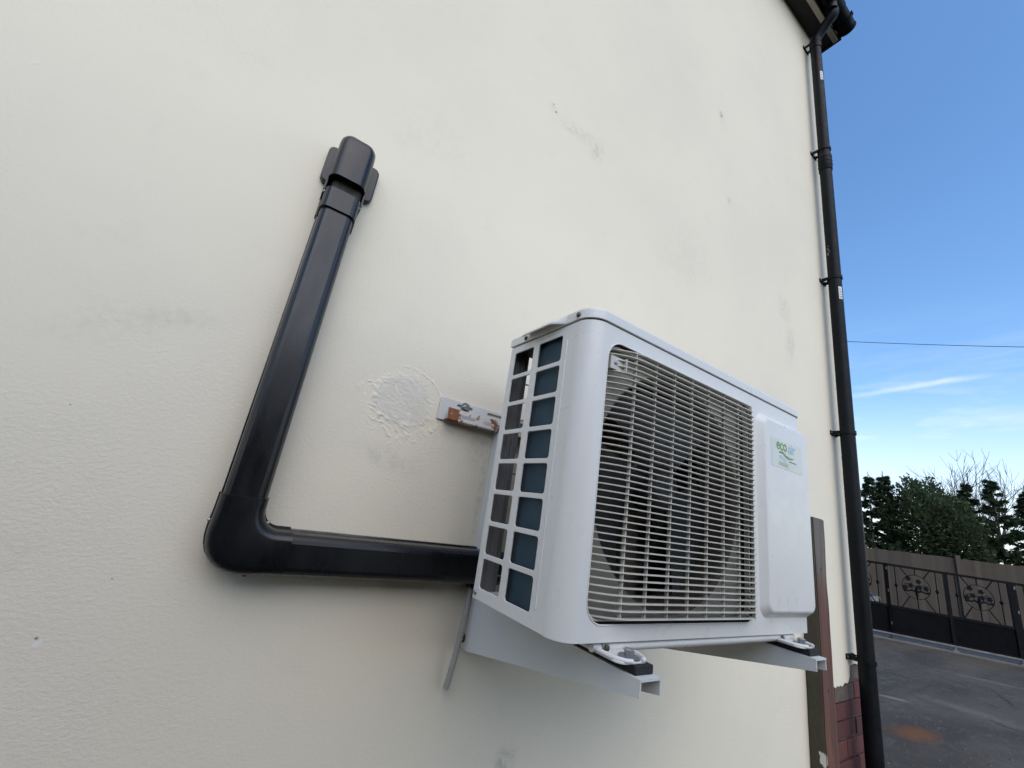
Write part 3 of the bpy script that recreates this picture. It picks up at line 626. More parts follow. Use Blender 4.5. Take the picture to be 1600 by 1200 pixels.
# rolled bottom hem along the left and front
hem = [(0, D), (0, CR)] + arc(CR, CR, CR, 180, 270, 10)[1:] + [(W-CR, 0)]
casing = m.build('casing', M_AC, ac)
m = MB()                                               # pressed ridge beside the windows
m.tube([(-0.0005, 0.060, 0.03), (-0.0005, 0.060, 0.25), (-0.0005, 0.060, 0.48)], [0.0016, 0.0016, 0.0016], 8); m.build('pressed_ridge', M_AC, casing)
m = MB(); m.tube([(gx, 0.0, gz) for gx, gz in openo] + [(openo[0][0], 0.0, openo[0][1])], 0.0012, 8, cap=False); m.build('opening_rim', M_AC, casing)
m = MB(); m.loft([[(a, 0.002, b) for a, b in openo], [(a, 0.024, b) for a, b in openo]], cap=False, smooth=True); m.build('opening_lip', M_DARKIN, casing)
# back: corner posts, rear guard wires, base pan
m = MB(); m.box(0.002, 0.047, D - 0.0045, D - 0.003, 0.0, H); m.box(0.030, 0.034, D - 0.010, D - 0.0045, 0.0, H); m.box(0.018, 0.021, D - 0.008, D - 0.0045, 0.0, H)
m.build('rear_post', M_GREYIN, ac)
m = MB(); m.box(W - 0.2, W - 0.002, D - 0.0045, D - 0.003, 0, H); m.build('rear_panel', M_GREYIN, ac)
for z in (0.04, 0.14, 0.24, 0.34, 0.44):
    m = MB(); m.tube([(0.045, D - 0.002, z), (0.6, D - 0.002, z)], 0.0016, 6); m.build('guard_wire', M_GREYIN, ac)
m = MB(); plate(m, [rrect(0.006, W - 0.006, 0.006, D - 0.006, 0.034, 8)], 0.009, lambda a, b, c: (a, b, 0.003 + c)); m.build('base_pan', M_AC, ac)
# coil
m = MB(); m.box(0.012, 0.036, 0.050, 0.160, 0.013, H - 0.004); coil = m.build('side_coil', M_COIL, ac)
m = MB(); m.box(0.085, 0.58, 0.215, 0.240, 0.013, H - 0.004); m.build('rear_coil', M_BROWNIN, ac)
m = MB(); m.box(0.56, 0.562, 0.03, 0.245, 0.013, H - 0.004); m.build('partition', M_GREYIN, ac)
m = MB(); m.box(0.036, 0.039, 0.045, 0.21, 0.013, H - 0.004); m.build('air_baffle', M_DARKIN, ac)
# fan orifice: plate with a round mouth, short duct, fan
FX, FZ, FR = 0.287, 0.254, 0.2255
m = MB(); plate(m, [rrect(0.040, 0.535, 0.015, 0.495, 0.01), circ(FX, FZ, FR, 64)], 0.003, lambda a, b, c: (a, 0.0300 + c, b)); m.build('orifice_plate', M_CREAM, ac)
m = MB(); m.loft([[(FX + r_*math.cos(2*math.pi*k/64), y, FZ + r_*math.sin(2*math.pi*k/64)) for k in range(64)] for r_, y in ((FR, 0.0300), (FR-0.006, 0.036), (FR-0.008, 0.045), (FR-0.008, 0.115))], cap=False, smooth=True); m.build('fan_duct', M_BROWNIN, ac)
fan = MB(); fan.tube([(FX, 0.050, FZ), (FX, 0.055, FZ), (FX, 0.11, FZ)], [0.030, 0.045, 0.045], 24); fanh = fan.build('fan_hub', M_FAN, ac)
for b in range(3):
    m = MB(); rows = []
    for i in range(9):
        rr_ = 0.043 + (FR - 0.022 - 0.043)*i/8; row = []
        for j in range(9):
            sw = R(-52 + 78*j/8) * (0.75 + 0.45*i/8); a = R(120*b + 205) + sw + 0.35*(i/8)
            row.append((FX + rr_*math.cos(a), 0.058 + 0.055*(j/8), FZ + rr_*math.sin(a)))
        rows.append(row)
    m.loft(rows, cap=False, smooth=True, closed=False); m.build('fan_blade', M_FAN, fanh)
m = MB(); m.box(FX - 0.025, FX + 0.025, 0.135, 0.150, 0.015, H - 0.01); m.tube([(FX, 0.115, FZ), (FX, 0.17, FZ)], 0.05, 20); m.build('motor_mount', M_BROWNIN, ac)
# grille: frame ring, bars, ribs
gf = MB()
inner = rrect(gx0 + 0.006, gx1 - 0.006, gz0 + 0.006, gz1 - 0.006, 0.029, 10); outr = rrect(gx0 + 0.0030, gx1 - 0.0030, gz0 + 0.0030, gz1 - 0.0030, 0.0315, 10)
plate(gf, [outr, inner], 0.010, lambda a, b, c: (a, 0.008 + c, b)); grille = gf.build('fan_grille', M_GRILLE, ac)
NB = 41; pitch = (gz1 - gz0 - 0.010)/(NB)
def edge_in(z):                                        # x inset of the rounded corners at height z
    r = 0.031; dz = max(0.0, (gz0 + 0.004 + r) - z, z - (gz1 - 0.004 - r)); dz = min(dz, r)
    return r - math.sqrt(max(0, r*r - dz*dz))
for k in range(NB):
    z = gz0 + 0.007 + pitch*(k + 0.35); ins = edge_in(z); xa, xb = gx0 + 0.0035 + ins, gx1 - 0.0035 - ins
    rings = []; zc_ = 0.0
    for i in range(17):
        u = i/16; u = 0.5 - 0.5*math.cos(math.pi*u) if True else u
        x = xa + (xb - xa)*u; dl, dr = x - xa, xb - x
        f_ = 1 - (1 - min(1, dl/0.075))**2.2; g_ = 0.25 + 0.75*(1 - (1 - min(1, dr/0.022))**2.2)
        y = 0.012 - 0.028*min(f_, g_)
        th, dp_ = 0.00115, 0.0088
        rings.append([(x, y, z - th*0.7), (x, y, z + th*0.7), (x, y + 0.0012, z + th), (x, y + dp_, z + th*0.8), (x, y + dp_, z - th*0.8), (x, y + 0.0012, z - th)])
    m = MB(); m.loft(rings, smooth=False); m.build('grille_bar', M_GRILLE, grille)
for k in range(8):
    x = 0.109 + 0.0563*k
    if x > gx1 - 0.01: break
    dl, dr = x - gx0, gx1 - x; f_ = 1 - (1 - min(1, dl/0.075))**2.2; g_ = 0.25 + 0.75*(1 - (1 - min(1, dr/0.022))**2.2)
    y = 0.012 - 0.028*min(f_, g_) + 0.0028
    m = MB(); m.box(x - 0.0009, x + 0.0009, y + 0.002, y + 0.008, gz0 + 0.009, gz1 - 0.006); m.build('grille_rib', M_GRILLE, grille)
for sx, sz in ((gx0 + 0.012, gz1 - 0.040), (gx0 + 0.010, gz0 + 0.04)):
    if sz < 0.2: continue
    m = MB(); m.box(sx - 0.005, sx + 0.026, -0.001, 0.008, sz - 0.012, sz + 0.012); m.box(sx + 0.0262, sx + 0.0282, -0.009, 0.008, sz - 0.012, sz + 0.012); tb = m.build('screw_tab', M_GRILLE, grille)
    scr((sx + 0.007, -0.001, sz), (0, -1, 0), 0.0035, 'screw', M_STEEL, tb)
# raised valve cover at the right, its four sides sloping
m = MB()
def rr3(i, y, r): return [(a, y, b) for a, b in rrect(0.5405 + i, 0.772 - i*0.6, 0.031 + i, 0.478 - i, r, 8)]
m.loft([rr3(0, 0.001, 0.026), rr3(0.0025, -0.001, 0.025), rr3(0.0125, -0.0125, 0.020), rr3(0.0145, -0.0144, 0.018), rr3(0.018, -0.0152, 0.016)], cap=True, smooth=True)
cover = m.build('access_cover', M_AC, ac)
# sticker with print
def sticker_mat():
    t = NT('faded_sticker'); P = t.obj
    t.put(t.b.inputs['Base Color'], t.mix(t.rng(t.noise(P, 40, 5), 0.4, 0.7), (0.66, 0.68, 0.62), (0.60, 0.62, 0.58))); t.b.inputs['Roughness'].default_value = 0.45; return t.m
M_STK = sticker_mat()
M_GREEN = mat('faded_green_print', (0.19, 0.40, 0.10), 0.5, 0, 0.15, 60); M_PALEG = mat('pale_green_print', (0.47, 0.60, 0.36), 0.5, 0, 0.1, 60); M_BLUE = mat('faded_blue_print', (0.40, 0.60, 0.72), 0.5, 0, 0.1, 60); M_PALEB = mat('pale_blue_print', (0.56, 0.64, 0.72), 0.5, 0, 0.1, 60); M_GREY = mat('dark_print', (0.15, 0.16, 0.18), 0.5)
YS = -0.0156
m = MB(); plate(m, [rrect(0.578, 0.732, 0.356, 0.424, 0.003, 3)], 0.0003, lambda a, b, c: (a, YS + c, b)); stick = m.build('sticker', M_STK, ac)
def text(s, x, z, size, mt, sx=1.0):
    cu = bpy.data.curves.new('t', 'FONT'); cu.body = s; cu.size = size; cu.offset = size*0.02; ob = bpy.data.objects.new('t', cu); COL.objects.link(ob)
    dg = bpy.context.evaluated_depsgraph_get(); dg.update(); me = bpy.data.meshes.new_from_object(ob.evaluated_get(dg)); bpy.data.objects.remove(ob)
    q = MB(); q.add([(x + v.co.x*sx, YS - 0.0004, z + v.co.y) for v in me.vertices], [list(p.vertices) for p in me.polygons]); bpy.data.meshes.remove(me)
    return q.build('print', mt, stick)
text('eco', 0.603, 0.3995, 0.037, M_GREEN, 0.95)
text('air', 0.661, 0.3990, 0.034, M_BLUE, 0.95)
def swoosh(pts, mt):
    q = MB(); q.add([(a, YS - 0.0004, b) for a, b in pts], [list(range(len(pts)))]); q.build('print', mt, stick)
swoosh([(0.613, 0.391), (0.622, 0.3965), (0.636, 0.396), (0.648, 0.390), (0.664, 0.387), (0.690, 0.389), (0.676, 0.3835), (0.660, 0.382), (0.645, 0.385), (0.632, 0.391)], M_GREEN)
swoosh([(0.614, 0.384), (0.628, 0.387), (0.642, 0.381), (0.654, 0.377), (0.650, 0.374), (0.634, 0.376), (0.622, 0.381)], M_PALEB)
swoosh([(0.662, 0.3785), (0.699, 0.3785), (0.699, 0.3765), (0.662, 0.3765)], M_GREY)
for xq, wq in ((0.614, 0.009), (0.625, 0.008), (0.635, 0.010), (0.647, 0.012)): swoosh([(xq, 0.3625), (xq + wq, 0.362), (xq + wq, 0.3705), (xq + 0.001, 0.371)], M_PALEG)
# lid with dark joint line and lifting lip
m = MB(); lo = lambda i: [(W + 0.003 - i, D + 0.002 - i), (-0.003 + i, D + 0.002 - i)] + arc(0.036, 0.036, 0.039 - i, 180, 270, 10) + arc(W - 0.036, 0.036, 0.039 - i, 270, 360, 10)
lz = 0.5128
m.loft([[(x, y, z) for x, y in lo(i)] for i, z in ((0.0015, lz), (0, lz + 0.001), (0, lz + 0.0165), (0.001, lz + 0.0195), (0.004, lz + 0.0215))], smooth=False); lid = m.build('lid', M_AC, ac)
m = MB(); m.loft([[(x, y, z) for x, y in lo(0.006)] for z in (H - 0.006, lz + 0.001)]); m.build('lid_joint', M_DARKIN, lid)
m = MB(); rows = []                                    # lifting lip: bulges out under the lid edge on the left side
for k in range(15):
    y = 0.066 + 0.120*k/14; q = max(0.0, min(1.0, (y - 0.066)/0.03)); q = q*q*(3-2*q)
    rows.append([(-0.0025, y, lz + 0.0195), (-0.0035 - 0.006*q, y, lz + 0.0165), (-0.0035 - 0.016*q, y, lz + 0.007), (-0.0035 - 0.0185*q, y, lz + 0.0010), (-0.0035 - 0.0165*q, y, lz + 0.0005), (-0.0028 - 0.0135*q, y, lz + 0.0065), (-0.0026 - 0.002*q, y, lz + 0.0135)])
m.loft(rows, smooth=True); m.build('lifting_lip', M_AC, lid)
for (y, z, p_) in ((0.033, lz + 0.0085, lid), (0.197, lz + 0.007, lid)): scr((-0.003, y, z), (-1, 0, 0), 0.0048, 'screw', M_RSCREW, p_)
scr((0.0, 0.2445, 0.011), (-1, 0, 0), 0.0045, 'screw', M_STEEL, casing)
# base rail and feet
m = MB(); m.tube([(0.095, 0.012, -0.0085), (0.098, 0.012, -0.0085), (0.700, 0.012, -0.0085), (0.703, 0.012, -0.0085)], [0.006, 0.0078, 0.0078, 0.006], 10); m.box(0.07, 0.715, 0.018, 0.05, -0.008, 0.002); m.build('base_rail', M_AC, ac)
for fx in (0.113, 0.655):
    m = MB()
    plate(m, [rrect(fx - 0.034, fx + 0.030, -0.043, 0.060, 0.015, 6), rrect(fx - 0.006, fx + 0.006, -0.042 + 0.004, -0.014, 0.0055, 5)], 0.003, lambda a, b, c: (a, b, -0.0148 + c), 0.0008)
    m.tube([(fx - 0.033, 0.05, -0.010), (fx - 0.032, -0.025, -0.0105), (fx - 0.022, -0.041, -0.0105), (fx - 0.010, -0.043, -0.011)], 0.0036, 8)
    m.tube([(fx + 0.029, 0.05, -0.010), (fx + 0.028, -0.025, -0.0105), (fx + 0.018, -0.041, -0.0105), (fx + 0.010, -0.043, -0.011)], 0.0036, 8)
    m.cyl((fx - 0.038, 0.012, -0.009), (fx - 0.022, 0.012, -0.009), 0.0068, 10)
    foot = m.build('foot', M_AC, ac)
    hexbolt((fx + 0.001, -0.027, -0.0117), (0, 0, 1), 0.0075, 0.012, foot, washer=2.1)
    scr((fx - 0.014, 0.004, -0.0085), (0, -1, 0), 0.0052, 'screw', M_RSCREW, foot)

# ------------------------------------------------------------------ gate
M_IRON = mat('black_iron_paint', (0.004, 0.004, 0.006), 0.6, 0, 0.15, 4, spec=0.12)
M_SHEET = mat('black_sheet_steel', (0.0025, 0.0025, 0.004), 0.6, 0, 0.15, 2, spec=0.08)
M_ROLL = mat('worn_galvanised', (0.22, 0.22, 0.22), 0.6, 0.3, 0.15, 6)
GZ0, GZM, GZ1 = -1.205, -0.635, 0.275
def gbox(mb, s0, s1, o0, o1, z0, z1):
    v = [gp(s, o, z) for z in (z0, z1) for s, o in ((s0, o0), (s1, o0), (s1, o1), (s0, o1))]
    mb.add(v, [(0,3,2,1),(4,5,6,7),(0,1,5,4),(1,2,6,5),(2,3,7,6),(3,0,4,7)])
def panel(s0, s1, parent):
    sc = (s0 + s1)/2; zc = GZM + 0.49; m = MB(); gbox(m, s0, s1, -0.004, 0.004, GZ0 + 0.05, GZM); m.build('sheet_panel', M_SHEET, parent)
    for z in (GZ1 - 0.05, GZM - 0.02, GZ0): m = MB(); gbox(m, s0, s1, -0.025, 0.025, z, z + 0.05); m.build('rail', M_IRON, parent)
    orn = MB(); ring = [gp(sc + 0.25*math.cos(R(a)), 0, zc + 0.25*math.sin(R(a))) for a in range(0, 361, 12)]; orn.tube(ring, 0.007, 6, cap=False)
    o_ = orn.build('ring', M_IRON, parent)
    for a, r1 in ((90, 0.37), (125, 0.45), (55, 0.45), (-90, 0.48), (-122, 0.55), (-58, 0.55)):
        e_ = min(r1, (GZ1 - 0.05 - zc)/max(0.01, math.sin(R(a))) if a > 0 else (zc - GZM - 0.03)/max(0.01, -math.sin(R(a))))
        m = MB(); m.tube([gp(sc + 0.25*math.cos(R(a)), 0, zc + 0.25*math.sin(R(a))), gp(sc + e_*math.cos(R(a)), 0, zc + e_*math.sin(R(a)))], 0.011, 6); m.build('spoke', M_IRON, parent)
    for dx in (-0.36, 0.36):
        m = MB(); m.tube([gp(sc + dx, 0, GZM + 0.02), gp(sc + dx, 0, GZ1 - 0.05)], 0.010, 6); m.tube([gp(sc + dx, 0, zc - 0.07), gp(sc + dx, 0, zc - 0.03), gp(sc + dx, 0, zc + 0.02)], [0.012, 0.035, 0.012], 8); m.build('upright_bar', M_IRON, parent)
    for dx, dz in ((-0.135, 0.16), (0.045, 0.12), (-0.10, 0.02), (-0.20, -0.03), (0.05, 0.0), (0.165, -0.01)):      # rosettes
        m = MB(); c = gp(sc + dx, -0.004, zc + dz)
        prof_ = [c + GD*(0.047*(1 + 0.22*math.cos(5*R(a)))*math.cos(R(a))) + Vector((0, 0, 0.047*(1 + 0.22*math.cos(5*R(a)))*math.sin(R(a)))) for a in range(0, 360, 18)]
        m.loft([prof_, [p - GN*0.012 for p in prof_]], smooth=False); m.build('rosette', M_IRON, o_)
    m = MB(); m.tube([gp(sc, 0, zc + 0.02), gp(sc, 0, zc - 0.08), gp(sc, 0, zc - 0.25)], [0.012, 0.034, 0.014], 7); m.build('stem', M_IRON, o_)
    for sg in (-1, 1):
        m = MB(); m.tube([gp(sc, 0, zc - 0.12), gp(sc + sg*0.08, 0, zc - 0.07), gp(sc + sg*0.14, 0, zc - 0.10), gp(sc + sg*0.225, 0, zc - 0.09)], [0.012, 0.026, 0.016, 0.03], 6)
        m.tube([gp(sc + sg*0.01, 0, zc), gp(sc + sg*0.12, 0, zc + 0.05), gp(sc + sg*0.22, 0, zc + 0.03)], 0.008, 6); m.build('leaf_branch', M_IRON, o_)
gates = [(-2.08, -1.03, 0.03, 'left part of the black iron gates, behind the downpipe'), (0.03, 1.09, 2.14, 'black iron double gate with round flower ornaments beside the downpipe'), (2.20, 3.25, 4.3, 'black iron gate leaf at the right edge of the photo')]
for gi, (a, b, c, lab) in enumerate(gates):
    gt = empty('iron_gate', gp((a + c)/2, 0, ZG + 0.03), lab, 'gate', 'black iron driveway gates')
    for s0, s1 in ((a + 0.03, b - 0.03), (b + 0.03, c - 0.03)): panel(s0, s1, gt)
    for s0 in (a, b, c):
        m = MB(); gbox(m, s0 - 0.03, s0 + 0.03, -0.03, 0.03, GZ0, GZ1 + 0.002); m.build('post', M_IRON, gt)
        m = MB(); m.tube([gp(s0, 0, ZG + 0.03), gp(s0, 0, GZ0)], 0.028, 8); gbox(m, s0 - 0.05, s0 + 0.05, -0.04, 0.04, ZG + 0.031, ZG + 0.05); m.build('drop_foot', M_ROLL, gt)
    m = MB(); gbox(m, a, c, -0.034, -0.026, GZ0 - 0.006, GZ0 + 0.022); m.build('bottom_edge', M_ROLL, gt)
    for s0 in ((a, ) if gi else (a, c)):
        for z in (GZ1 - 0.14, GZM + 0.3, GZ0 + 0.2): m = MB(); m.tube([gp(s0 - 0.0, -0.034, z), gp(s0, -0.034, z + 0.06)], 0.014, 8); m.build('hinge', M_ROLL, gt)

# ------------------------------------------------------------------ board fence beyond the gate
def board_mat():
    t = NT('fence_board'); P = t.pos; oi = t.n.new('ShaderNodeObjectInfo')
    c = t.mix(oi.outputs['Random'], (0.062, 0.048, 0.035), (0.086, 0.068, 0.050)); c = t.mix(t.rng(t.noise(P, 9, 4, 0.6, stretch=(1, 1, 0.1)), 0.4, 0.8, 0, 0.6), c, (0.034, 0.03, 0.026))
    t.put(t.b.inputs['Base Color'], c); t.b.inputs['Roughness'].default_value = 0.85; return t.m
M_BOARD = board_mat()
FO = 6.0; FZ1 = 0.78
fence = empty('board_fence', gp(3, FO, ZG), 'brown close boarded timber fence below the conifers', 'fence')
bb = MB(); bb.add([(0,0,0),(0.135,-0.012,0),(0.135,0.008,0),(0,0.008,0),(0,0,1.86),(0.135,-0.012,1.86),(0.135,0.008,1.86),(0,0.008,1.86)], [(0,3,2,1),(4,5,6,7),(0,1,5,4),(1,2,6,5),(2,3,7,6),(3,0,4,7)])
bbm = bb.mesh('board'); bbm.materials.append(M_BOARD); rf = random.Random(2)
ang = math.atan2(GD.y, GD.x)
for k in range(88):
    s = -1.5 + 0.125*k; o = link('board', bbm, fence); p = gp(s, FO, ZG + 0.16 + rf.uniform(-0.012, 0.012) + 0.028*(s))
    o.location = p; o.rotation_euler = (0, rf.uniform(-.006, .006), ang); o.scale.z = 1.0
for k in range(5):
    m = MB(); s = -0.7 + 2.45*k; z_ = ZG + 0.028*s; gbox(m, s - 0.06, s + 0.06, FO - 0.10, FO - 0.015, ZG - 0.1, z_ + 2.12); m.build('post', M_BOARD, fence)
for k in range(4):
    m = MB(); s = -0.7 + 2.45*k; gbox(m, s + 0.06, s + 2.39, FO - 0.03, FO + 0.02, ZG - 0.05, ZG + 0.20); m.build('gravel_board', M_CONC, fence)

# ------------------------------------------------------------------ boundary fence across the passage, behind the camera
pf = empty('boundary_fence', (-1, -1.75, ZG), 'dark timber boundary fence facing the white wall across the side passage', 'fence')
for k in range(44):
    o = link('board', bbm, pf); o.location = (-5.0 + 0.125*k, -1.75, ZG + 0.03 + rf.uniform(-.01, .01)); o.rotation_euler = (0, rf.uniform(-.004, .004), math.pi); o.scale = (1, 1, PF_H/1.86)
for k in range(3):
    m = MB(); xx = -4.9 + 2.0*k; m.bbox(xx - 0.05, xx + 0.05, -1.86, -1.765, ZG, ZG + PF_H + 0.06, 0.004); m.build('post', M_BOARD, pf)

# ------------------------------------------------------------------ trees
def leaf_mat(name, c1, c2, tr=0.35):
    t = NT(name); oi = t.n.new('ShaderNodeObjectInfo')
    c = t.mix(t.rng(t.noise(t.pos, 2.5, 4, 0.6), 0.35, 0.7), c1, c2); t.put(t.b.inputs['Base Color'], c); t.b.inputs['Roughness'].default_value = 0.7; t.b.inputs['Specular IOR Level'].default_value = 0.25
    tl = t.n.new('ShaderNodeBsdfTranslucent'); t.put(tl.inputs['Color'], c); ms = t.n.new('ShaderNodeMixShader'); ms.inputs[0].default_value = tr
    t.l.new(t.b.outputs[0], ms.inputs[1]); t.l.new(tl.outputs[0], ms.inputs[2]); t.l.new(ms.outputs[0], t.n['Material Output'].inputs['Surface']); return t.m
M_CON = leaf_mat('conifer_foliage', (0.055, 0.092, 0.052), (0.100, 0.135, 0.064)); M_CON2 = leaf_mat('dense_evergreen_foliage', (0.054, 0.084, 0.042), (0.090, 0.120, 0.056))
M_BARK = mat('bark', (0.10, 0.08, 0.065), 0.9, 0, 0.15, 12, bump=0.01, bscale=40)
def crown_open(seed, h, w):
    """leyland cypress: upswept branches carrying drooping sprays, gaps between"""
    r = random.Random(seed); m = MB(); sk = MB()
    nb = 105
    for b in range(nb):
        t = (b + r.random())/nb; z = 0.35 + (h - 0.45)*t; a = r.uniform(0, 6.283); L = w*(1 - t)**0.85*r.uniform(0.5, 1.15) + 0.06
        d = Vector((math.cos(a), math.sin(a), 0)); rise = r.uniform(0.15, 0.5)
        p0 = Vector((0, 0, z)); pts = [p0 + d*L*q + Vector((0, 0, L*(rise*q + 0.25*q*q) - 0.10*q*q*q)) for q in (0, 0.33, 0.66, 1)]
        sk.tube(pts, [0.012*(1-t) + 0.006, 0.008, 0.005, 0.002], 4, cap=False)
        ns = int(40 + 85*L)
        for s in range(ns):
            q = r.random()**0.7; base = p0 + d*L*q + Vector((0, 0, L*(rise*q + 0.25*q*q) - 0.1*q**3))
            side = d.cross(Vector((0, 0, 1)))*r.choice((-1, 1)); dirv = (d*r.uniform(0.3, 1.0) + side*r.uniform(0.2, 0.9) + Vector((0, 0, r.uniform(-0.45, 0.35)))).normalized()
            l = r.uniform(0.08, 0.20)*(1.0 if q < 0.9 else 0.8); wv = dirv.cross(Vector((r.uniform(-.3, .3), r.uniform(-.3, .3), 1))).normalized()*l*r.uniform(0.16, 0.30)
            tip = base + dirv*l - Vector((0, 0, l*0.25)); mid_ = base + dirv*l*0.55
            m.add([base, mid_ + wv, tip, mid_ - wv], [(0, 1, 2, 3)])
            for sg in (-1, 1):
                e_ = mid_ + wv*sg*2.4 + dirv*l*0.25; m.add([base + dirv*l*0.25, mid_ + wv*sg*1.0 + dirv*l*0.28, e_], [(0, 1, 2)])
    for s in range(26):      # leading shoot
        z = h - 0.45 + 0.6*s/26; a = r.uniform(0, 6.28); d = Vector((math.cos(a), math.sin(a), 0.8)); l = 0.16*(1 - s/30); base = Vector((0.03*math.sin(z*5), 0, z)); wv = d.cross(Vector((0,0,1))).normalized()*l*0.2
        m.add([base, base + d*l*0.5 + wv, base + d*l, base + d*l*0.5 - wv], [(0,1,2,3)])
    return m, sk
def crown_round(seed, h, w):
    r = random.Random(seed); m = MB(); sk = MB()
    for b in range(14):
        a = r.uniform(0, 6.28); sk.tube([(0, 0, 0.4), (math.cos(a)*w*0.4, math.sin(a)*w*0.4, h*0.55), (math.cos(a)*w*0.7, math.sin(a)*w*0.7, h*r.uniform(0.6, 0.9))], [0.03, 0.018, 0.006], 5, cap=False)
    for s in range(15000):
        u = r.uniform(-1, 1); a = r.uniform(0, 6.28); rad = r.random()**0.28; n_ = Vector((math.cos(a)*math.sqrt(1-u*u), math.sin(a)*math.sqrt(1-u*u), u))
        lump = 1 + 0.20*mnoise.noise(n_*2.6 + Vector((seed, 0, 0))) + 0.10*mnoise.noise(n_*6)
        p = Vector((n_.x*w*rad*lump, n_.y*w*rad*lump, h*0.55 + n_.z*h*0.46*rad*lump)); l = r.uniform(0.05, 0.15)
        dv = (n_ + Vector((r.uniform(-1, 1), r.uniform(-1, 1), r.uniform(-.4, 1)))).normalized(); wv = dv.cross(Vector((r.uniform(-1, 1), r.uniform(-1, 1), 1))).normalized()*l*0.35
        m.add([p, p + dv*l*0.5 + wv, p + dv*l, p + dv*l*0.5 - wv], [(0,1,2,3)])
    return m, sk
def finish(mb, name, mt): me = bpy.data.meshes.new(name); me.from_pydata(mb.v, [], mb.f); me.materials.append(mt); return me
protos = []
for sd, h, w in ((1, 4.8, 1.05), (2, 4.8, 0.95), (3, 4.8, 1.1)):
    c, sk = crown_open(sd, h, w); sk.tube([(0, 0, 0), (0.02, 0, 1.6), (0, 0.01, 3.2), (0, 0, h + 0.1)], [0.075, 0.055, 0.03, 0.006], 8)
    protos.append((finish(c, 'crown', M_CON), finish(sk, 'trunk', M_BARK), h))
for sd, h, w in ((4, 4.7, 0.98), (8, 4.6, 0.9)):
    c, sk = crown_round(sd, h, w); sk.tube([(0, 0, 0), (0.02, 0, 1.6), (0, 0.01, 3.2)], [0.08, 0.06, 0.03], 8)
    protos.append((finish(c, 'crown', M_CON2), finish(sk, 'trunk', M_BARK), h))
hedge = [(0.9, 0, 4.3, 'feathery conifer hidden mostly behind the downpipe'), (1.75, 1, 4.45, 'slim feathery conifer just right of the downpipe, leftmost in the hedge'), (2.45, 2, 4.75, 'feathery conifer behind the fence, left of the rounded evergreens'), (3.05, 0, 4.85, 'tall pointed conifer left of the two rounded evergreens'),
         (3.95, 3, 4.72, 'dense rounded evergreen, the left and taller of the two in the hedge'), (4.75, 4, 4.15, 'dense rounded evergreen, the right of the two in the hedge'), (5.35, 1, 4.85, 'feathery conifer right of the rounded evergreens, in front of the bare tree'),
         (6.05, 2, 5.05, 'tall loose conifer standing in front of the bare tree'), (6.85, 0, 4.75, 'loose feathery conifer near the right edge of the photo'), (7.55, 1, 5.1, 'feathery conifer cut by the right edge of the photo'), (8.4, 2, 4.9, 'conifer beyond the right edge at the end of the hedge')]
for i, (s, k, h, lab) in enumerate(hedge):
    cm, tm, ph_ = protos[k]; t = empty('conifer_tree' if k < 3 else 'evergreen_tree', gp(s*1.045, FO + 1.75 + 0.15*math.sin(i*2.3), ZG), lab, 'tree', 'hedge trees behind the fence')
    for nm, me in (('crown', cm), ('trunk', tm)):
        o = bpy.data.objects.new(nm, me); COL.objects.link(o); o.parent = t
    t.rotation_euler = (0.02*math.sin(i*3.1), 0.02*math.cos(i*1.7), i*1.37); t.scale = ((1.0 + 0.08*math.sin(i*5)),)*2 + (h*1.035/ph_,)
# bare deciduous tree far behind
bt = empty('bare_tree', gp(12.7, 20, ZG), 'bare leafless tree with fine twigs rising behind the conifers', 'tree')
rt = random.Random(21); tw = MB(); tk = MB()
def grow(p, d, L, r_, depth):
    n_ = 4; pts = [p]; q = p.copy(); dd = d.copy()
    for i in range(n_):
        dd = (dd + Vector((rt.gauss(0, .10), rt.gauss(0, .10), 0.11 + rt.gauss(0, .05)))).normalized(); q = q + dd*L/n_; pts.append(q.copy())
    (tk if depth < 2 else tw).tube(pts, [r_*(1 - 0.45*i/n_) for i in range(n_+1)], 5 if depth < 3 else 3, cap=False)
    if depth >= 5: return
    for c in range(3 if depth else 10):
        k = rt.randint(2, 4) if depth else rt.randint(3, 4); a = rt.uniform(0, 6.28); sp = rt.uniform(0.28, 0.65) if depth else rt.uniform(0.35, 0.8)
        side = dd.orthogonal().normalized(); side = Matrix.Rotation(a, 3, dd) @ side
        grow(pts[k], (dd*math.cos(sp) + side*math.sin(sp)).normalized(), L*rt.uniform(0.62, 0.85), max(0.010, r_*0.54), depth + 1)
grow(Vector((0, 0, 0)), Vector((0, 0, 1)), 2.9, 0.16, 0)
for nm, mb in (('trunk', tk), ('crown', tw)):
    o = bpy.data.objects.new(nm, finish(mb, nm, M_BARK)); COL.objects.link(o); o.parent = bt
zmax = max(v[2] for v in tw.v); bt.scale = (1.05, 1.05, (7.68 - ZG)/zmax)

# ------------------------------------------------------------------ overhead wire
wr = MB(); pa, pb = gp(-6, 6, 8.9), gp(18, 6, 8.15)
wr.tube([pa.lerp(pb, k/24) - Vector((0, 0, 0.55*(1 - (2*k/24 - 1)**2))) + Vector((0, 0, 0.45)) for k in range(25)], 0.011, 6)
tag(wr.build('overhead_wire', M_RUBBER), 'thin dark overhead wire crossing the blue sky', 'wire')

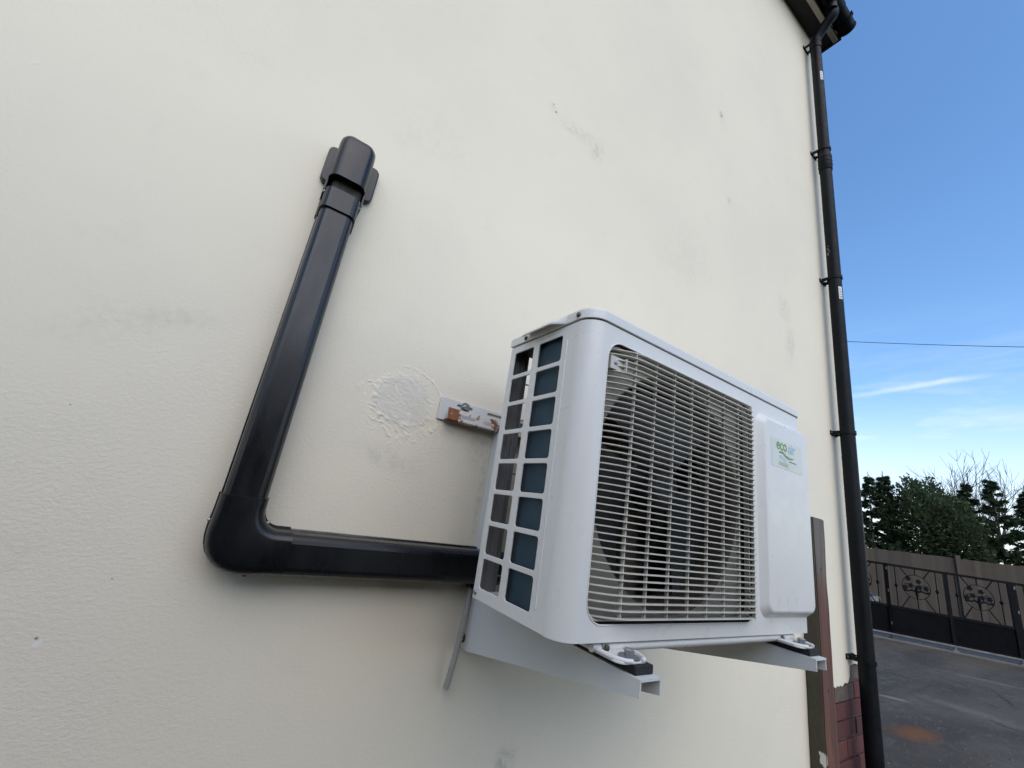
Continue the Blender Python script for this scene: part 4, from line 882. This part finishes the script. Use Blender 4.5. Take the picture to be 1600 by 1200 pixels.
# ------------------------------------------------------------------ parked car behind the gate
def car_paint():
    t = NT('dark_car_paint'); t.b.inputs['Base Color'].default_value = (0.035, 0.037, 0.042, 1); t.b.inputs['Roughness'].default_value = 0.25; t.b.inputs['Metallic'].default_value = 0.3; t.b.inputs['Coat Weight'].default_value = 0.6
    t.put(t.b.inputs['Coat Roughness'], t.rng(t.noise(t.obj, 5, 4), 0.3, 0.7, 0.05, 0.15)); return t.m
M_CAR = car_paint(); M_GLASS = mat('dark_car_glass', (0.01, 0.012, 0.014), 0.06, 0, 0.1, 3, rvar=0.02); M_CHROME = mat('chrome_lamp', (0.75, 0.76, 0.78), 0.15, 0.9, 0.05, 20, rvar=0.05); M_TYRE = mat('tyre_rubber', (0.015, 0.015, 0.015), 0.8)
car = empty('parked_car', (0, 0, 0), 'dark parked car with bright headlight seen through the gate beside the downpipe', 'car')
m = MB(); HW = 0.86
secs = [(0.0, 0.34, 0.60, 0.70), (0.06, 0.24, 0.72, 0.88), (0.35, 0.20, 0.82, 0.97), (1.05, 0.18, 0.93, 1.0), (1.4, 0.18, 0.96, 1.0), (2.9, 0.18, 0.98, 1.0), (3.6, 0.2, 0.99, 0.97), (3.95, 0.3, 0.92, 0.9), (4.05, 0.40, 0.80, 0.82)]
def ring(x, zb, zt, wf):
    w = HW*wf; return [(x, -w*0.93, zb), (x, -w, zb + 0.12), (x, -w, (zb+zt)/2 + 0.05), (x, -w*0.93, zt - 0.05), (x, -w*0.75, zt), (x, w*0.75, zt), (x, w*0.93, zt - 0.05), (x, w, (zb+zt)/2 + 0.05), (x, w, zb + 0.12), (x, w*0.93, zb)]
m.loft([ring(*s) for s in secs], smooth=True); body = m.build('body', M_CAR, car)
def cab(x, z, w): return [(x, -w, z), (x, w, z)]
m = MB(); cb = [(1.0, 0.92, 0.72), (1.75, 1.42, 0.58), (2.2, 1.46, 0.57), (3.2, 1.40, 0.56), (3.85, 0.95, 0.70)]
m.loft([[(x, -HW*0.84, 0.90), (x, -w, z), (x, w, z), (x, HW*0.84, 0.90)] for x, z, w in cb], smooth=False); m.build('cabin_glass', M_GLASS, car)
m = MB(); m.loft([[(x, -w - 0.005, z - 0.015), (x, -w + 0.02, z + 0.018), (x, w - 0.02, z + 0.018), (x, w + 0.005, z - 0.015)] for x, z, w in cb[1:4]], smooth=True); m.build('roof', M_CAR, car)
for sx in (-1, 1):
    for x0, x1, z0, z1 in ((1.0, 1.75, 0.92, 1.42), (2.5, 2.55, 0.92, 1.44), (3.85, 3.2, 0.95, 1.40)):
        m = MB(); m.tube([(x0, sx*0.725, z0), (x1, sx*0.585, z1)], 0.03, 6); m.build('pillar', M_CAR, car)
    m = MB(); m.loft([[(x, sx*y, z) for y, z in ((0.48, z0), (0.80, z0 + 0.02), (0.80, z0 + 0.15), (0.52, z0 + 0.12))] for x, z0 in ((-0.005, 0.56), (0.24, 0.62))]); m.build('headlight', M_CHROME, car)
    for x in (0.75, 3.25):
        m = MB(); m.tube([(x, sx*0.70, 0.31), (x, sx*0.71, 0.31), (x, sx*0.86, 0.31), (x, sx*0.87, 0.31)], [0.27, 0.31, 0.31, 0.27], 24, smooth=False); wl_ = m.build('wheel', M_TYRE, car)
        m = MB(); m.tube([(x, sx*0.865, 0.31), (x, sx*0.878, 0.31)], [0.21, 0.19], 18, smooth=False); m.build('rim', M_CHROME, wl_)
    m = MB(); m.bbox(1.25, 1.40, sx*0.84 if sx > 0 else -1.0, 1.0 if sx > 0 else -0.84, 0.93, 1.04, 0.02); m.build('mirror', M_CAR, car)
m = MB(); m.box(-0.012, 0.05, -0.42, 0.42, 0.52, 0.62); m.build('grille', M_CHROME, car)
m = MB(); m.box(-0.02, 0.06, -0.55, 0.55, 0.30, 0.42); m.build('air_intake', M_TYRE, car)
pcar = gp(0.32, 2.55, ZG); car.location = pcar; car.rotation_euler = (0, 0, R(72))
for o in car.children: o.matrix_parent_inverse = Matrix()
